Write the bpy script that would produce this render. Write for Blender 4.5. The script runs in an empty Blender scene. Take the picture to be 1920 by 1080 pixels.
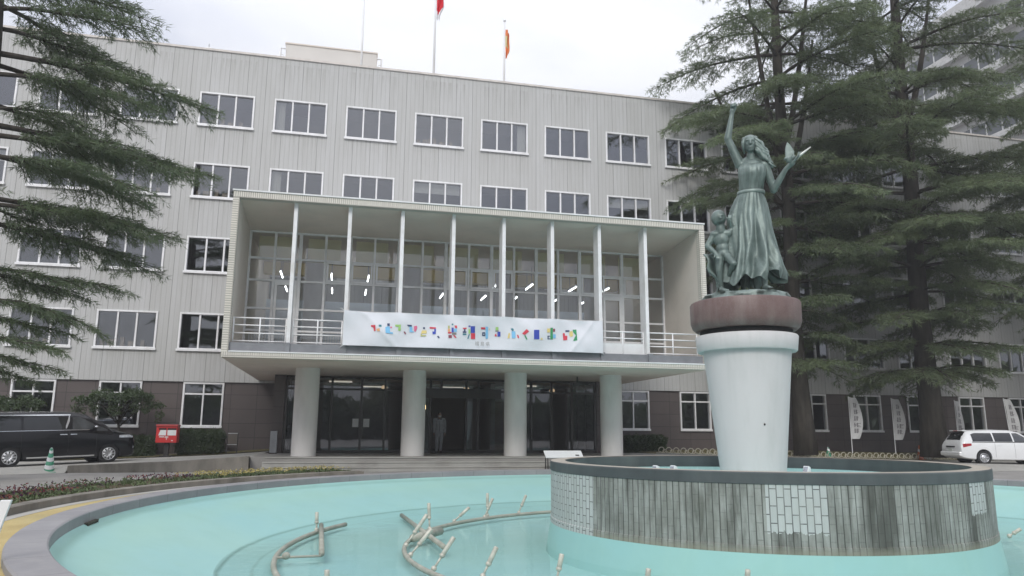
import bpy, bmesh, math, random
import numpy as np
from mathutils import Vector, Matrix

# ---------------------------------------------------------------- scene, camera, light
SC = bpy.context.scene
COL = SC.collection
SC.view_settings.view_transform = 'Standard'
SC.view_settings.look = 'None'
SC.view_settings.gamma = 1.0
SC.view_settings.exposure = 0.26
SC.cycles.use_denoising = True
SC.cycles.max_bounces = 8
SC.cycles.transparent_max_bounces = 16
SC.cycles.sample_clamp_indirect = 4.0
SC.cycles.caustics_reflective = False
SC.cycles.caustics_refractive = False

def setup_camera():
    cx, cy, cz, yaw, pit, rol, f = -4.2346, -35.0346, 1.6, 0.22544, 0.19020, -0.00630, 1393.53
    r = Vector((math.cos(yaw), -math.sin(yaw), 0))
    F = Vector((math.sin(yaw)*math.cos(pit), math.cos(yaw)*math.cos(pit), math.sin(pit)))
    U = Vector((-math.sin(yaw)*math.sin(pit), -math.cos(yaw)*math.sin(pit), math.cos(pit)))
    right = r*math.cos(rol) - U*math.sin(rol)
    up = r*math.sin(rol) + U*math.cos(rol)
    m = Matrix(((right.x, up.x, -F.x, cx), (right.y, up.y, -F.y, cy), (right.z, up.z, -F.z, cz), (0, 0, 0, 1)))
    cd = bpy.data.cameras.new('camera')
    cam = bpy.data.objects.new('camera', cd)
    cd.sensor_width = 36.0
    cd.lens = f/1920*36.0
    cd.clip_start = 0.1
    cd.clip_end = 3000
    cam.matrix_world = m
    COL.objects.link(cam)
    SC.camera = cam
setup_camera()

SUN_EL, SUN_AZ = math.radians(38), math.radians(203)     # azimuth measured from +Y clockwise: behind the camera, a little to its left
w = bpy.data.worlds.new('World')
SC.world = w
w.use_nodes = True
def setup_world():
    nt = w.node_tree
    nt.nodes.clear()
    N = nt.nodes.new
    L = nt.links.new
    out = N('ShaderNodeOutputWorld'); bg = N('ShaderNodeBackground')
    bg.inputs['Strength'].default_value = 0.15
    sky = N('ShaderNodeTexSky'); sky.sky_type = 'NISHITA'; sky.sun_disc = False
    sky.sun_elevation = SUN_EL; sky.sun_rotation = SUN_AZ
    tc = N('ShaderNodeTexCoord'); mp = N('ShaderNodeMapping')
    mp.inputs['Scale'].default_value = (1.0, 1.0, 1.9)
    mp.inputs['Location'].default_value = (0.75, 0.35, 0.0)
    no = N('ShaderNodeTexNoise'); no.inputs['Scale'].default_value = 2.1; no.inputs['Detail'].default_value = 5
    no.inputs['Roughness'].default_value = 0.5; no.inputs['Distortion'].default_value = 0.5
    rp = N('ShaderNodeValToRGB')
    e = rp.color_ramp.elements
    e[0].position = 0.40; e[0].color = (4.15, 4.3, 4.85, 1)
    e[1].position = 0.60; e[1].color = (5.65, 5.68, 5.9, 1)
    mx = N('ShaderNodeMix'); mx.data_type = 'RGBA'; mx.inputs['Factor'].default_value = 0.9
    L(tc.outputs['Generated'], mp.inputs['Vector']); L(mp.outputs['Vector'], no.inputs['Vector'])
    L(no.outputs['Fac'], rp.inputs['Fac'])
    # an overcast sky is about three times as bright overhead as at the horizon
    sp = N('ShaderNodeSeparateXYZ'); L(tc.outputs['Generated'], sp.inputs[0])
    ma = N('ShaderNodeMath'); ma.operation = 'MULTIPLY_ADD'; ma.use_clamp = False
    L(sp.outputs['Z'], ma.inputs[0]); ma.inputs[1].default_value = 1.85; ma.inputs[2].default_value = 0.28
    vm = N('ShaderNodeVectorMath'); vm.operation = 'SCALE'
    L(rp.outputs['Color'], vm.inputs[0]); L(ma.outputs[0], vm.inputs['Scale'])
    L(sky.outputs['Color'], mx.inputs['A']); L(vm.outputs[0], mx.inputs['B'])
    L(mx.outputs['Result'], bg.inputs['Color']); L(bg.outputs['Background'], out.inputs['Surface'])
setup_world()
def setup_sun():
    ld = bpy.data.lights.new('sun', 'SUN')
    ld.energy = 1.5; ld.angle = math.radians(20); ld.color = (1.0, 0.97, 0.92)
    o = bpy.data.objects.new('sun', ld)
    d = Vector((math.sin(SUN_AZ)*math.cos(SUN_EL), math.cos(SUN_AZ)*math.cos(SUN_EL), math.sin(SUN_EL)))
    o.rotation_euler = d.to_track_quat('Z', 'Y').to_euler()
    o.location = (0, -30, 60)
    COL.objects.link(o)
setup_sun()

# ---------------------------------------------------------------- helpers
class MB:
    """collects shapes and links them as one mesh object"""
    def __init__(s): s.v = []; s.f = []; s.m = []; s.mi = 0
    def add(s, vs, fs):
        b = len(s.v); s.v += [tuple(p) for p in vs]
        s.f += [tuple(b+i for i in f) for f in fs]; s.m += [s.mi]*len(fs)
        return s
    def box(s, x0, x1, y0, y1, z0, z1):
        vs = [(x, y, z) for x in (x0, x1) for y in (y0, y1) for z in (z0, z1)]
        return s.add(vs, [(0,1,3,2), (4,6,7,5), (0,4,5,1), (2,3,7,6), (0,2,6,4), (1,5,7,3)])
    def cbox(s, cx, cy, cz, sx, sy, sz, rz=0):
        c, q = math.cos(rz), math.sin(rz); vs = []
        for x in (-sx/2, sx/2):
            for y in (-sy/2, sy/2):
                for z in (-sz/2, sz/2): vs.append((cx+x*c-y*q, cy+x*q+y*c, cz+z))
        return s.add(vs, [(0,1,3,2), (4,6,7,5), (0,4,5,1), (2,3,7,6), (0,2,6,4), (1,5,7,3)])
    def quad(s, a, b, c, d): return s.add([a, b, c, d], [(0,1,2,3)])
    def tube(s, pts, rad, n=8, closed=False, caps=True):
        pts = [Vector(p) for p in pts]; k = len(pts)
        rads = rad if isinstance(rad, (list, tuple)) else [rad]*k
        rings = []; prev = None
        for i, p in enumerate(pts):
            if closed: t = pts[(i+1) % k]-pts[i-1]
            else: t = pts[min(i+1, k-1)]-pts[max(i-1, 0)]
            t = t.normalized() if t.length > 1e-9 else Vector((0, 0, 1))
            if prev is None:
                a = Vector((0, 0, 1)) if abs(t.z) < .9 else Vector((1, 0, 0))
                u = t.cross(a).normalized()
            else:
                u = prev - t*prev.dot(t)
                u = u.normalized() if u.length > 1e-6 else t.orthogonal().normalized()
            prev = u; w_ = t.cross(u)
            rings.append([p+(u*math.cos(2*math.pi*j/n)+w_*math.sin(2*math.pi*j/n))*rads[i] for j in range(n)])
        vs = [q for r in rings for q in r]; fs = []
        for i in range(k if closed else k-1):
            a, b = i*n, ((i+1) % k)*n
            for j in range(n): fs.append((a+j, a+(j+1) % n, b+(j+1) % n, b+j))
        if caps and not closed:
            fs.append(tuple(range(n-1, -1, -1))); fs.append(tuple((k-1)*n+j for j in range(n)))
        return s.add(vs, fs)
    def lathe(s, prof, n=48, c=(0, 0, 0), a0=0.0, a1=2*math.pi, cap0=False, cap1=False):
        full = abs(a1-a0-2*math.pi) < 1e-6; m = n if full else n+1; vs = []
        for r, z in prof:
            for j in range(m):
                a = a0+(a1-a0)*j/n; vs.append((c[0]+r*math.cos(a), c[1]+r*math.sin(a), c[2]+z))
        fs = []
        for i in range(len(prof)-1):
            for j in range(n):
                j2 = (j+1) % m if full else j+1
                fs.append((i*m+j, i*m+j2, (i+1)*m+j2, (i+1)*m+j))
        if full and cap0: fs.append(tuple(range(m-1, -1, -1)))
        if full and cap1: fs.append(tuple((len(prof)-1)*m+j for j in range(m)))
        return s.add(vs, fs)
    def prism(s, poly, axis, a, b):
        """extrude a 2-D polygon along axis 'x','y' or 'z' from a to b"""
        n = len(poly)
        def P(p, t): return {'x': (t, p[0], p[1]), 'y': (p[0], t, p[1]), 'z': (p[0], p[1], t)}[axis]
        vs = [P(p, a) for p in poly]+[P(p, b) for p in poly]
        fs = [tuple(range(n-1, -1, -1)), tuple(range(n, 2*n))]+[(i, (i+1) % n, n+(i+1) % n, n+i) for i in range(n)]
        return s.add(vs, fs)
    def ell(s, c, r, n=12, m=8, rot=None):
        vs = []; fs = []
        for i in range(m+1):
            ph = math.pi*i/m
            for j in range(n):
                th = 2*math.pi*j/n
                p = Vector((r[0]*math.sin(ph)*math.cos(th), r[1]*math.sin(ph)*math.sin(th), r[2]*math.cos(ph)))
                if rot: p = rot @ p
                vs.append(p+Vector(c))
        for i in range(m):
            for j in range(n): fs.append((i*n+j, (i+1)*n+j, (i+1)*n+(j+1) % n, i*n+(j+1) % n))
        return s.add(vs, fs)
    def caps(s, p, q, r1, r2, n=14):
        p, q = Vector(p), Vector(q); d = (q-p); L_ = d.length; t = d/L_
        pts, rr = [], []
        for k in range(5):
            a = math.pi/2*(1-k/4); pts.append(p-t*r1*math.sin(a)); rr.append(max(r1*math.cos(a), .0005))
        for k in range(5):
            a = math.pi/2*k/4; pts.append(q+t*r2*math.sin(a)); rr.append(max(r2*math.cos(a), .0005))
        return s.tube(pts, rr, n)
    def build(s, name, mats, parent=None, smooth=False, bevel=0.0, auto=None):
        me = bpy.data.meshes.new(name)
        me.from_pydata(s.v, [], s.f); me.update()
        bm = bmesh.new(); bm.from_mesh(me); bmesh.ops.recalc_face_normals(bm, faces=bm.faces); bm.to_mesh(me); bm.free()
        if not isinstance(mats, (list, tuple)): mats = [mats]
        for m_ in mats: me.materials.append(m_)
        if len(mats) > 1: me.polygons.foreach_set('material_index', s.m)
        if smooth: me.polygons.foreach_set('use_smooth', [True]*len(me.polygons))
        o = bpy.data.objects.new(name, me); COL.objects.link(o)
        if parent is not None: o.parent = parent
        if bevel:
            b = o.modifiers.new('bevel', 'BEVEL'); b.width = bevel; b.segments = 2; b.limit_method = 'ANGLE'; b.angle_limit = math.radians(40)
        if auto is not None: me.set_sharp_from_angle(angle=math.radians(auto))
        return o

def tri_mesh(name, V, T, mat_, parent=None):
    me = bpy.data.meshes.new(name)
    V = np.ascontiguousarray(V, dtype=np.float32); T = np.ascontiguousarray(T, dtype=np.int32)
    me.vertices.add(len(V)); me.vertices.foreach_set('co', V.ravel())
    me.loops.add(T.size); me.loops.foreach_set('vertex_index', T.ravel())
    me.polygons.add(len(T)); me.polygons.foreach_set('loop_start', np.arange(0, T.size, 3, dtype=np.int32))
    try: me.polygons.foreach_set('loop_total', np.full(len(T), 3, dtype=np.int32))
    except Exception: pass
    me.update(calc_edges=True)
    me.materials.append(mat_)
    o = bpy.data.objects.new(name, me); COL.objects.link(o)
    if parent is not None: o.parent = parent
    return o

def tag(o, label=None, cat=None, group=None, kind=None):
    if label: o['label'] = label
    if cat: o['category'] = cat
    if group: o['group'] = group
    if kind: o['kind'] = kind
    return o
def thing(name, label, cat, loc=(0, 0, 0), rz=0.0, group=None):
    o = bpy.data.objects.new(name, None); COL.objects.link(o)
    o.empty_display_size = .3
    o.location = loc; o.rotation_euler = (0, 0, rz)
    return tag(o, label, cat, group)
def copy_tree(o, parent=None):
    c = o.copy(); COL.objects.link(c)
    if parent is not None: c.parent = parent
    for ch in list(o.children): copy_tree(ch, c)
    return c
def fuse(o, voxel, smooth=4, factor=.5):
    """turn overlapping closed shapes into one continuous skin"""
    md = o.modifiers.new('remesh', 'REMESH'); md.mode = 'VOXEL'; md.voxel_size = voxel
    if smooth:
        sm = o.modifiers.new('smooth', 'SMOOTH'); sm.iterations = smooth; sm.factor = factor
    dg = bpy.context.evaluated_depsgraph_get()
    me = bpy.data.meshes.new_from_object(o.evaluated_get(dg))
    mats = [m_ for m_ in o.data.materials]
    o.modifiers.clear(); o.data = me
    if not me.materials:
        for m_ in mats: me.materials.append(m_)
    me.polygons.foreach_set('use_smooth', [True]*len(me.polygons))
    return o

# ---------------------------------------------------------------- materials
class NT:
    def __init__(s, name):
        s.mat = bpy.data.materials.new(name); s.mat.use_nodes = True
        s.t = s.mat.node_tree; s.t.nodes.clear()
        s.out = s.n('ShaderNodeOutputMaterial')
    def n(s, typ, **kw):
        x = s.t.nodes.new(typ)
        for k, v in kw.items(): setattr(x, k, v)
        return x
    def l(s, a, b): s.t.links.new(a, b)
    def math(s, op, a, b=None, c=None, clamp=False):
        x = s.n('ShaderNodeMath', operation=op, use_clamp=clamp)
        for i, q in enumerate((a, b, c)):
            if q is None: continue
            if isinstance(q, (int, float)): x.inputs[i].default_value = q
            else: s.l(q, x.inputs[i])
        return x.outputs[0]
    def mix(s, fac, a, b, blend='MIX'):
        x = s.n('ShaderNodeMix', data_type='RGBA', blend_type=blend)
        for key, q in (('Factor', fac), ('A', a), ('B', b)):
            if isinstance(q, (int, float)): x.inputs[key].default_value = q
            elif isinstance(q, tuple): x.inputs[key].default_value = (*q[:3], 1)
            else: s.l(q, x.inputs[key])
        return x.outputs['Result']
    def obj(s, scale=(1, 1, 1)):
        tc = s.n('ShaderNodeTexCoord'); mp = s.n('ShaderNodeMapping'); mp.inputs['Scale'].default_value = scale
        s.l(tc.outputs['Object'], mp.inputs['Vector']); return mp.outputs['Vector']
    def noise(s, vec, scale, detail=4, rough=.55):
        x = s.n('ShaderNodeTexNoise'); x.inputs['Scale'].default_value = scale
        x.inputs['Detail'].default_value = detail; x.inputs['Roughness'].default_value = rough
        s.l(vec, x.inputs['Vector']); return x.outputs['Fac']
    def ramp(s, fac, p0, p1, c0=(0, 0, 0), c1=(1, 1, 1)):
        x = s.n('ShaderNodeValToRGB'); e = x.color_ramp.elements
        e[0].position = p0; e[0].color = (*c0, 1); e[1].position = p1; e[1].color = (*c1, 1)
        s.l(fac, x.inputs['Fac']); return x.outputs['Color']
    def bsdf(s, color, rough=.6, spec=.5, metal=0.0, normal=None, **kw):
        b = s.n('ShaderNodeBsdfPrincipled')
        if isinstance(color, tuple): b.inputs['Base Color'].default_value = (*color[:3], 1)
        else: s.l(color, b.inputs['Base Color'])
        if isinstance(rough, (int, float)): b.inputs['Roughness'].default_value = rough
        else: s.l(rough, b.inputs['Roughness'])
        b.inputs['Specular IOR Level'].default_value = spec; b.inputs['Metallic'].default_value = metal
        for k, v in kw.items(): b.inputs[k.replace('_', ' ')].default_value = v
        if normal is not None: s.l(normal, b.inputs['Normal'])
        s.l(b.outputs[0], s.out.inputs['Surface']); return b
    def schlick(s, f0):
        g = s.n('ShaderNodeNewGeometry'); d = s.n('ShaderNodeVectorMath', operation='DOT_PRODUCT')
        s.l(g.outputs['Normal'], d.inputs[0]); s.l(g.outputs['Incoming'], d.inputs[1])
        k = s.math('POWER', s.math('SUBTRACT', 1.0, s.math('ABSOLUTE', d.outputs['Value']), clamp=True), 5.0)
        return s.math('ADD', s.math('MULTIPLY', k, 1-f0), f0)
    def bump(s, h, strength=.3, dist=.02):
        x = s.n('ShaderNodeBump'); x.inputs['Strength'].default_value = strength; x.inputs['Distance'].default_value = dist
        s.l(h, x.inputs['Height']); return x.outputs['Normal']

def plain(name, col, rough=.6, spec=.4, metal=0.0, amt=.12, scale=3.0, stretch=(1, 1, 1), bump=0.0, bscale=40, dirt=None, dscale=.8):
    t = NT(name); v = t.obj(stretch)
    f = t.noise(v, scale, 6)
    f = t.ramp(f, .3, .7)
    c0 = tuple(x*(1-amt) for x in col); c1 = tuple(min(1, x*(1+amt)) for x in col)
    c = t.mix(f, c0, c1)
    if dirt:
        d = t.ramp(t.noise(v, dscale, 8, .65), .48, .72)
        c = t.mix(t.math('MULTIPLY', d, dirt[1]), c, dirt[0])
    nrm = None
    if bump: nrm = t.bump(t.noise(v, bscale, 3), bump, .01)
    t.bsdf(c, rough, spec, metal, nrm)
    return t.mat

def facade_mat():
    t = NT('facade_panel')
    tc = t.n('ShaderNodeTexCoord'); sp = t.n('ShaderNodeSeparateXYZ'); t.l(tc.outputs['Object'], sp.inputs[0])
    def line(pitch, wd, off=0.0):
        a = t.math('ADD', sp.outputs['X'], 1000*pitch+off)
        fr = t.math('FRACT', t.math('DIVIDE', a, pitch))
        d = t.math('ABSOLUTE', t.math('SUBTRACT', fr, .5))
        return t.math('GREATER_THAN', d, .5-wd/pitch/2)
    big = line(.83737, .022, .0)
    rib = line(.20934, .030, .0)
    v = t.obj(); vs = t.obj((2.5, 2.5, .22))
    streak = t.ramp(t.noise(vs, 1.6, 6, .6), .35, .75)
    cloud = t.noise(v, .35, 4)
    # each panel a slightly different sheet
    idx = t.math('FLOOR', t.math('DIVIDE', t.math('ADD', sp.outputs['X'], 837.37), .83737))
    wn = t.n('ShaderNodeTexWhiteNoise', noise_dimensions='1D'); t.l(idx, wn.inputs['W'])
    c = t.mix(cloud, (.485, .487, .482), (.54, .542, .542))
    c = t.mix(t.math('MULTIPLY', wn.outputs['Value'], .25), c, (.37, .37, .345))
    c = t.mix(t.math('MULTIPLY', streak, .36), c, (.34, .335, .31))
    # rain streaks that run down from the window sills
    below = t.math('MULTIPLY', t.math('FRACT', t.math('DIVIDE', t.math('SUBTRACT', 5.0+350.0, sp.outputs['Z']), 3.5)), 3.5)
    run = t.math('SUBTRACT', 1.0, t.math('DIVIDE', below, 1.25), clamp=True)
    cx = t.math('ABSOLUTE', t.math('SUBTRACT', t.math('FRACT', t.math('ADD', t.math('DIVIDE', sp.outputs['X'], 3.3495), 1000.5)), .5))
    inw = t.math('LESS_THAN', cx, .385)
    fine = t.ramp(t.noise(t.obj((9, 9, .35)), 1.3, 5, .6), .46, .68)
    c = t.mix(t.math('MULTIPLY', t.math('MULTIPLY', run, inw), t.math('MULTIPLY', fine, .55)), c, (.27, .265, .24))
    c = t.mix(t.math('MULTIPLY', rib, .22), c, (.17, .17, .15))
    c = t.mix(t.math('MULTIPLY', big, .48), c, (.08, .08, .075))
    h = t.math('SUBTRACT', 1.0, t.math('MAXIMUM', rib, big))
    t.bsdf(c, .55, .35, 0, t.bump(h, .5, .02)); return t.mat

def tile_mat(name, ca, cb, mortar, bw, bh, offset=.5, rough=.45, rot=False, msize=.06, gr=None):
    t = NT(name); tc = t.n('ShaderNodeTexCoord')
    sp = t.n('ShaderNodeSeparateXYZ'); t.l(tc.outputs['Object'], sp.inputs[0])
    cb_ = t.n('ShaderNodeCombineXYZ')
    xy = t.math('ADD', sp.outputs['X'], sp.outputs['Y'])
    if rot: t.l(sp.outputs['Z'], cb_.inputs[0]); t.l(xy, cb_.inputs[1])
    else: t.l(xy, cb_.inputs[0]); t.l(sp.outputs['Z'], cb_.inputs[1])
    br = t.n('ShaderNodeTexBrick'); br.offset = offset
    br.inputs['Scale'].default_value = 1.0; br.inputs['Brick Width'].default_value = bw; br.inputs['Row Height'].default_value = bh
    br.inputs['Mortar Size'].default_value = msize*min(bw, bh); br.inputs['Bias'].default_value = 0
    br.inputs['Color1'].default_value = (*ca, 1); br.inputs['Color2'].default_value = (*cb, 1); br.inputs['Mortar'].default_value = (*mortar, 1)
    t.l(cb_.outputs[0], br.inputs['Vector'])
    c = br.outputs['Color']; v = t.obj((1, 1, .3))
    d = t.ramp(t.noise(v, 1.1, 8, .6), .4, .75)
    c = t.mix(t.math('MULTIPLY', d, .35), c, gr or tuple(x*.7 for x in ca))
    t.bsdf(c, rough, .4, 0, t.bump(br.outputs['Fac'], -.3, .01)); return t.mat

def glass_mat(name, tint, base=.10, rough=.02, mul=1.0):
    t = NT(name)
    tr = t.n('ShaderNodeBsdfTransparent'); tr.inputs['Color'].default_value = (*tint, 1)
    gl = t.n('ShaderNodeBsdfGlossy'); gl.inputs['Roughness'].default_value = rough; gl.inputs['Color'].default_value = (.93, .95, 1, 1)
    v = t.obj(); nb = t.bump(t.noise(v, .9, 2), .06, .02)
    t.l(nb, gl.inputs['Normal'])
    f = t.math('ADD', t.math('MULTIPLY', t.schlick(.04), mul), base, clamp=True)
    mx = t.n('ShaderNodeMixShader'); t.l(f, mx.inputs[0]); t.l(tr.outputs[0], mx.inputs[1]); t.l(gl.outputs[0], mx.inputs[2])
    t.l(mx.outputs[0], t.out.inputs['Surface']); return t.mat

def emit_mat(name, col, s):
    t = NT(name); e = t.n('ShaderNodeEmission'); e.inputs['Color'].default_value = (*col, 1); e.inputs['Strength'].default_value = s
    t.l(e.outputs[0], t.out.inputs['Surface']); return t.mat

def foliage_mat(name, dark, light, warm, sc=.55):
    t = NT(name); v = t.obj()
    f = t.ramp(t.noise(v, sc, 4), .35, .68)
    g = t.ramp(t.noise(v, sc*6, 3), .3, .75)
    c = t.mix(f, dark, light); c = t.mix(t.math('MULTIPLY', g, .45), c, warm)
    d = t.n('ShaderNodeBsdfDiffuse'); t.l(c, d.inputs['Color'])
    tl = t.n('ShaderNodeBsdfTranslucent'); t.l(c, tl.inputs['Color'])
    gl = t.n('ShaderNodeBsdfGlossy'); gl.inputs['Roughness'].default_value = .45; gl.inputs['Color'].default_value = (.8, .85, .85, 1)
    m1 = t.n('ShaderNodeMixShader'); m1.inputs[0].default_value = .45; t.l(d.outputs[0], m1.inputs[1]); t.l(tl.outputs[0], m1.inputs[2])
    m2 = t.n('ShaderNodeMixShader'); m2.inputs[0].default_value = .04; t.l(m1.outputs[0], m2.inputs[1]); t.l(gl.outputs[0], m2.inputs[2])
    t.l(m2.outputs[0], t.out.inputs['Surface']); return t.mat

M = {}
M['facade'] = facade_mat()
M['stone'] = tile_mat('dark_granite', (.105, .088, .085), (.125, .105, .10), (.055, .05, .048), 1.1, .62, .0, .35, False, .02, (.07, .062, .06))
M['white_frame'] = plain('white_painted_frame', (.80, .80, .81), .4, .5, 0, .05, 5, dirt=((.45, .44, .4), .5))
M['white_paint'] = plain('white_paint', (.74, .75, .76), .5, .4, 0, .05, 2, (1, 1, .3), dirt=((.5, .48, .43), .4))
M['glass'] = glass_mat('window_glass', (.60, .62, .64), .19)
M['glass_hall'] = glass_mat('hall_glass', (.86, .88, .88), .10)
M['glass_dark'] = glass_mat('entrance_glass', (.70, .72, .72), .10)
M['room'] = plain('room_wall', (.30, .29, .27), .8, .2, 0, .1, .8)
M['curtain'] = plain('cream_curtain', (.72, .70, .63), .9, .1, 0, .12, 9, (4, 4, .2))
M['box_tile'] = tile_mat('cream_tile', (.64, .61, .55), (.70, .67, .60), (.33, .31, .28), .065, .20, .0, .4, False, .16, (.5, .47, .41))
M['box_tile_side'] = tile_mat('cream_tile_side', (.64, .61, .55), (.70, .67, .60), (.36, .34, .30), .20, .075, .0, .4, False, .16, (.5, .47, .41))
M['cream'] = plain('cream_plaster', (.70, .645, .585), .8, .2, 0, .05, .8, dirt=((.47, .44, .39), .4))
M['soffit'] = plain('soffit_plaster', (.74, .655, .585), .8, .2, 0, .05, .6, dirt=((.52, .49, .45), .4))
M['lead'] = plain('grey_lead_sheet', (.20, .205, .22), .45, .5, 0, .15, 3)
M['concrete'] = plain('concrete', (.36, .355, .335), .85, .2, 0, .10, 2.0, (1, 1, .4), .15, 60, dirt=((.20, .19, .17), .55))
M['column'] = plain('column_plaster', (.76, .735, .715), .75, .3, 0, .05, 1.2, (1, 1, .3), .08, 90, dirt=((.40, .395, .375), .5))
M['bronze_frame'] = plain('dark_bronze_frame', (.065, .06, .057), .35, .5, .4, .1, 4)
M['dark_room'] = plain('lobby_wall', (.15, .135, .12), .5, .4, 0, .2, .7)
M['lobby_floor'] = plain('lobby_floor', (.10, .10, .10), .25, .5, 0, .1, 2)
M['yellow_wall'] = plain('ochre_wall', (.60, .50, .26), .8, .2, 0, .08, .5)
M['hall_floor'] = plain('hall_floor', (.28, .26, .23), .5, .4, 0, .1, 1)
M['hall_wall'] = plain('hall_wall', (.60, .67, .76), .7, .3, 0, .25, .5)
M['tube_light'] = emit_mat('fluorescent_tube', (.95, 1, 1), 8.0)
M['warm_lamp'] = emit_mat('warm_lamp', (1, .72, .35), 4.0)
M['black'] = plain('black_rubber', (.018, .018, .019), .7, .3, 0, .2, 8)
M['steel'] = plain('galvanised_steel', (.55, .56, .57), .4, .5, .6, .1, 6)

# ================================================================ OFFICE BUILDING
BAY, STO = 3.3495, 3.5
WW, WH, Z0 = 2.4536, 1.6567, 5.03          # upper windows: width, height, first sill
ROOF = 19.3
XL, XR = -36.0, 47.0
COLS = list(range(-2, 18))
cxs = {c: (c-6)*BAY for c in COLS}
office = thing('office_building', 'long grey panelled four-storey office building with white windows and a projecting cream entrance hall', 'building')

def build_facade():
    wins = []
    for c in COLS:
        for r in range(4): wins.append((cxs[c]-WW/2, cxs[c]+WW/2, Z0+r*STO, Z0+r*STO+WH))
    def holes(x0, x1, z0, z1, wn, y, flip=False):
        mb = MB()
        xs = sorted({x0, x1} | {v for w_ in wn for v in w_[:2] if x0 < v < x1})
        zs = sorted({z0, z1} | {v for w_ in wn for v in w_[2:] if z0 < v < z1})
        for i in range(len(xs)-1):
            for j in range(len(zs)-1):
                mx_, mz = (xs[i]+xs[i+1])/2, (zs[j]+zs[j+1])/2
                if any(a < mx_ < b and c < mz < d for a, b, c, d in wn): continue
                mb.quad((xs[i], y, zs[j]), (xs[i+1], y, zs[j]), (xs[i+1], y, zs[j+1]), (xs[i], y, zs[j+1]))
        return mb
    f = holes(XL, XR, 3.64, ROOF, wins, 0.0)
    f.quad((XL, 0, 3.64), (XR, 0, 3.64), (XR, .12, 3.64), (XL, .12, 3.64))           # underside of the panel skin
    for x in (XL, XR): f.quad((x, 0, 3.64), (x, 14, 3.64), (x, 14, ROOF), (x, 0, ROOF))
    f.quad((XL, 14, .3), (XR, 14, .3), (XR, 14, ROOF), (XL, 14, ROOF))
    o = f.build('facade', M['facade'], office)
    g = []
    for c in COLS:
        if -6.9 < cxs[c] < 7.2: continue
        g.append((cxs[c]-.845, cxs[c]+.845, 1.70, 3.62))
    skip = (-6.2, 6.55, -1, 3.7)
    s = holes(XL, XR, -.2, 3.64, g+[skip], .10)
    for x in (XL, XR): s.quad((x, .1, -.2), (x, 14, -.2), (x, 14, 3.64), (x, .1, 3.64))
    s.build('stone_base', M['stone'], office)
    t = MB(); t.box(XL-.05, XR+.05, -.06, 14.1, ROOF, ROOF+.10); cap = t.build('roof', plain('pale_roof_edge', (.62, .58, .54), .6), office)
    # structure seen through the glass: floors and back walls of the rooms
    m = MB()
    for z in (4.05, 7.55, 11.05, 14.55, 18.0): m.box(XL+.1, XR-.1, .12, 5.0, z-.25, z)
    m.build('storey_floor', M['room'], office)
    m = MB(); m.quad((XL+.1, 3.2, .5), (XR-.1, 3.2, .5), (XR-.1, 3.2, 18), (XL+.1, 3.2, 18))
    for c in COLS:
        if c % 2 == 0:
            x = cxs[c]+BAY/2; m.box(x-.06, x+.06, .14, 3.19, 4.06, 17.9)
    m.build('partition_wall', M['room'], office)
build_facade()

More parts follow.
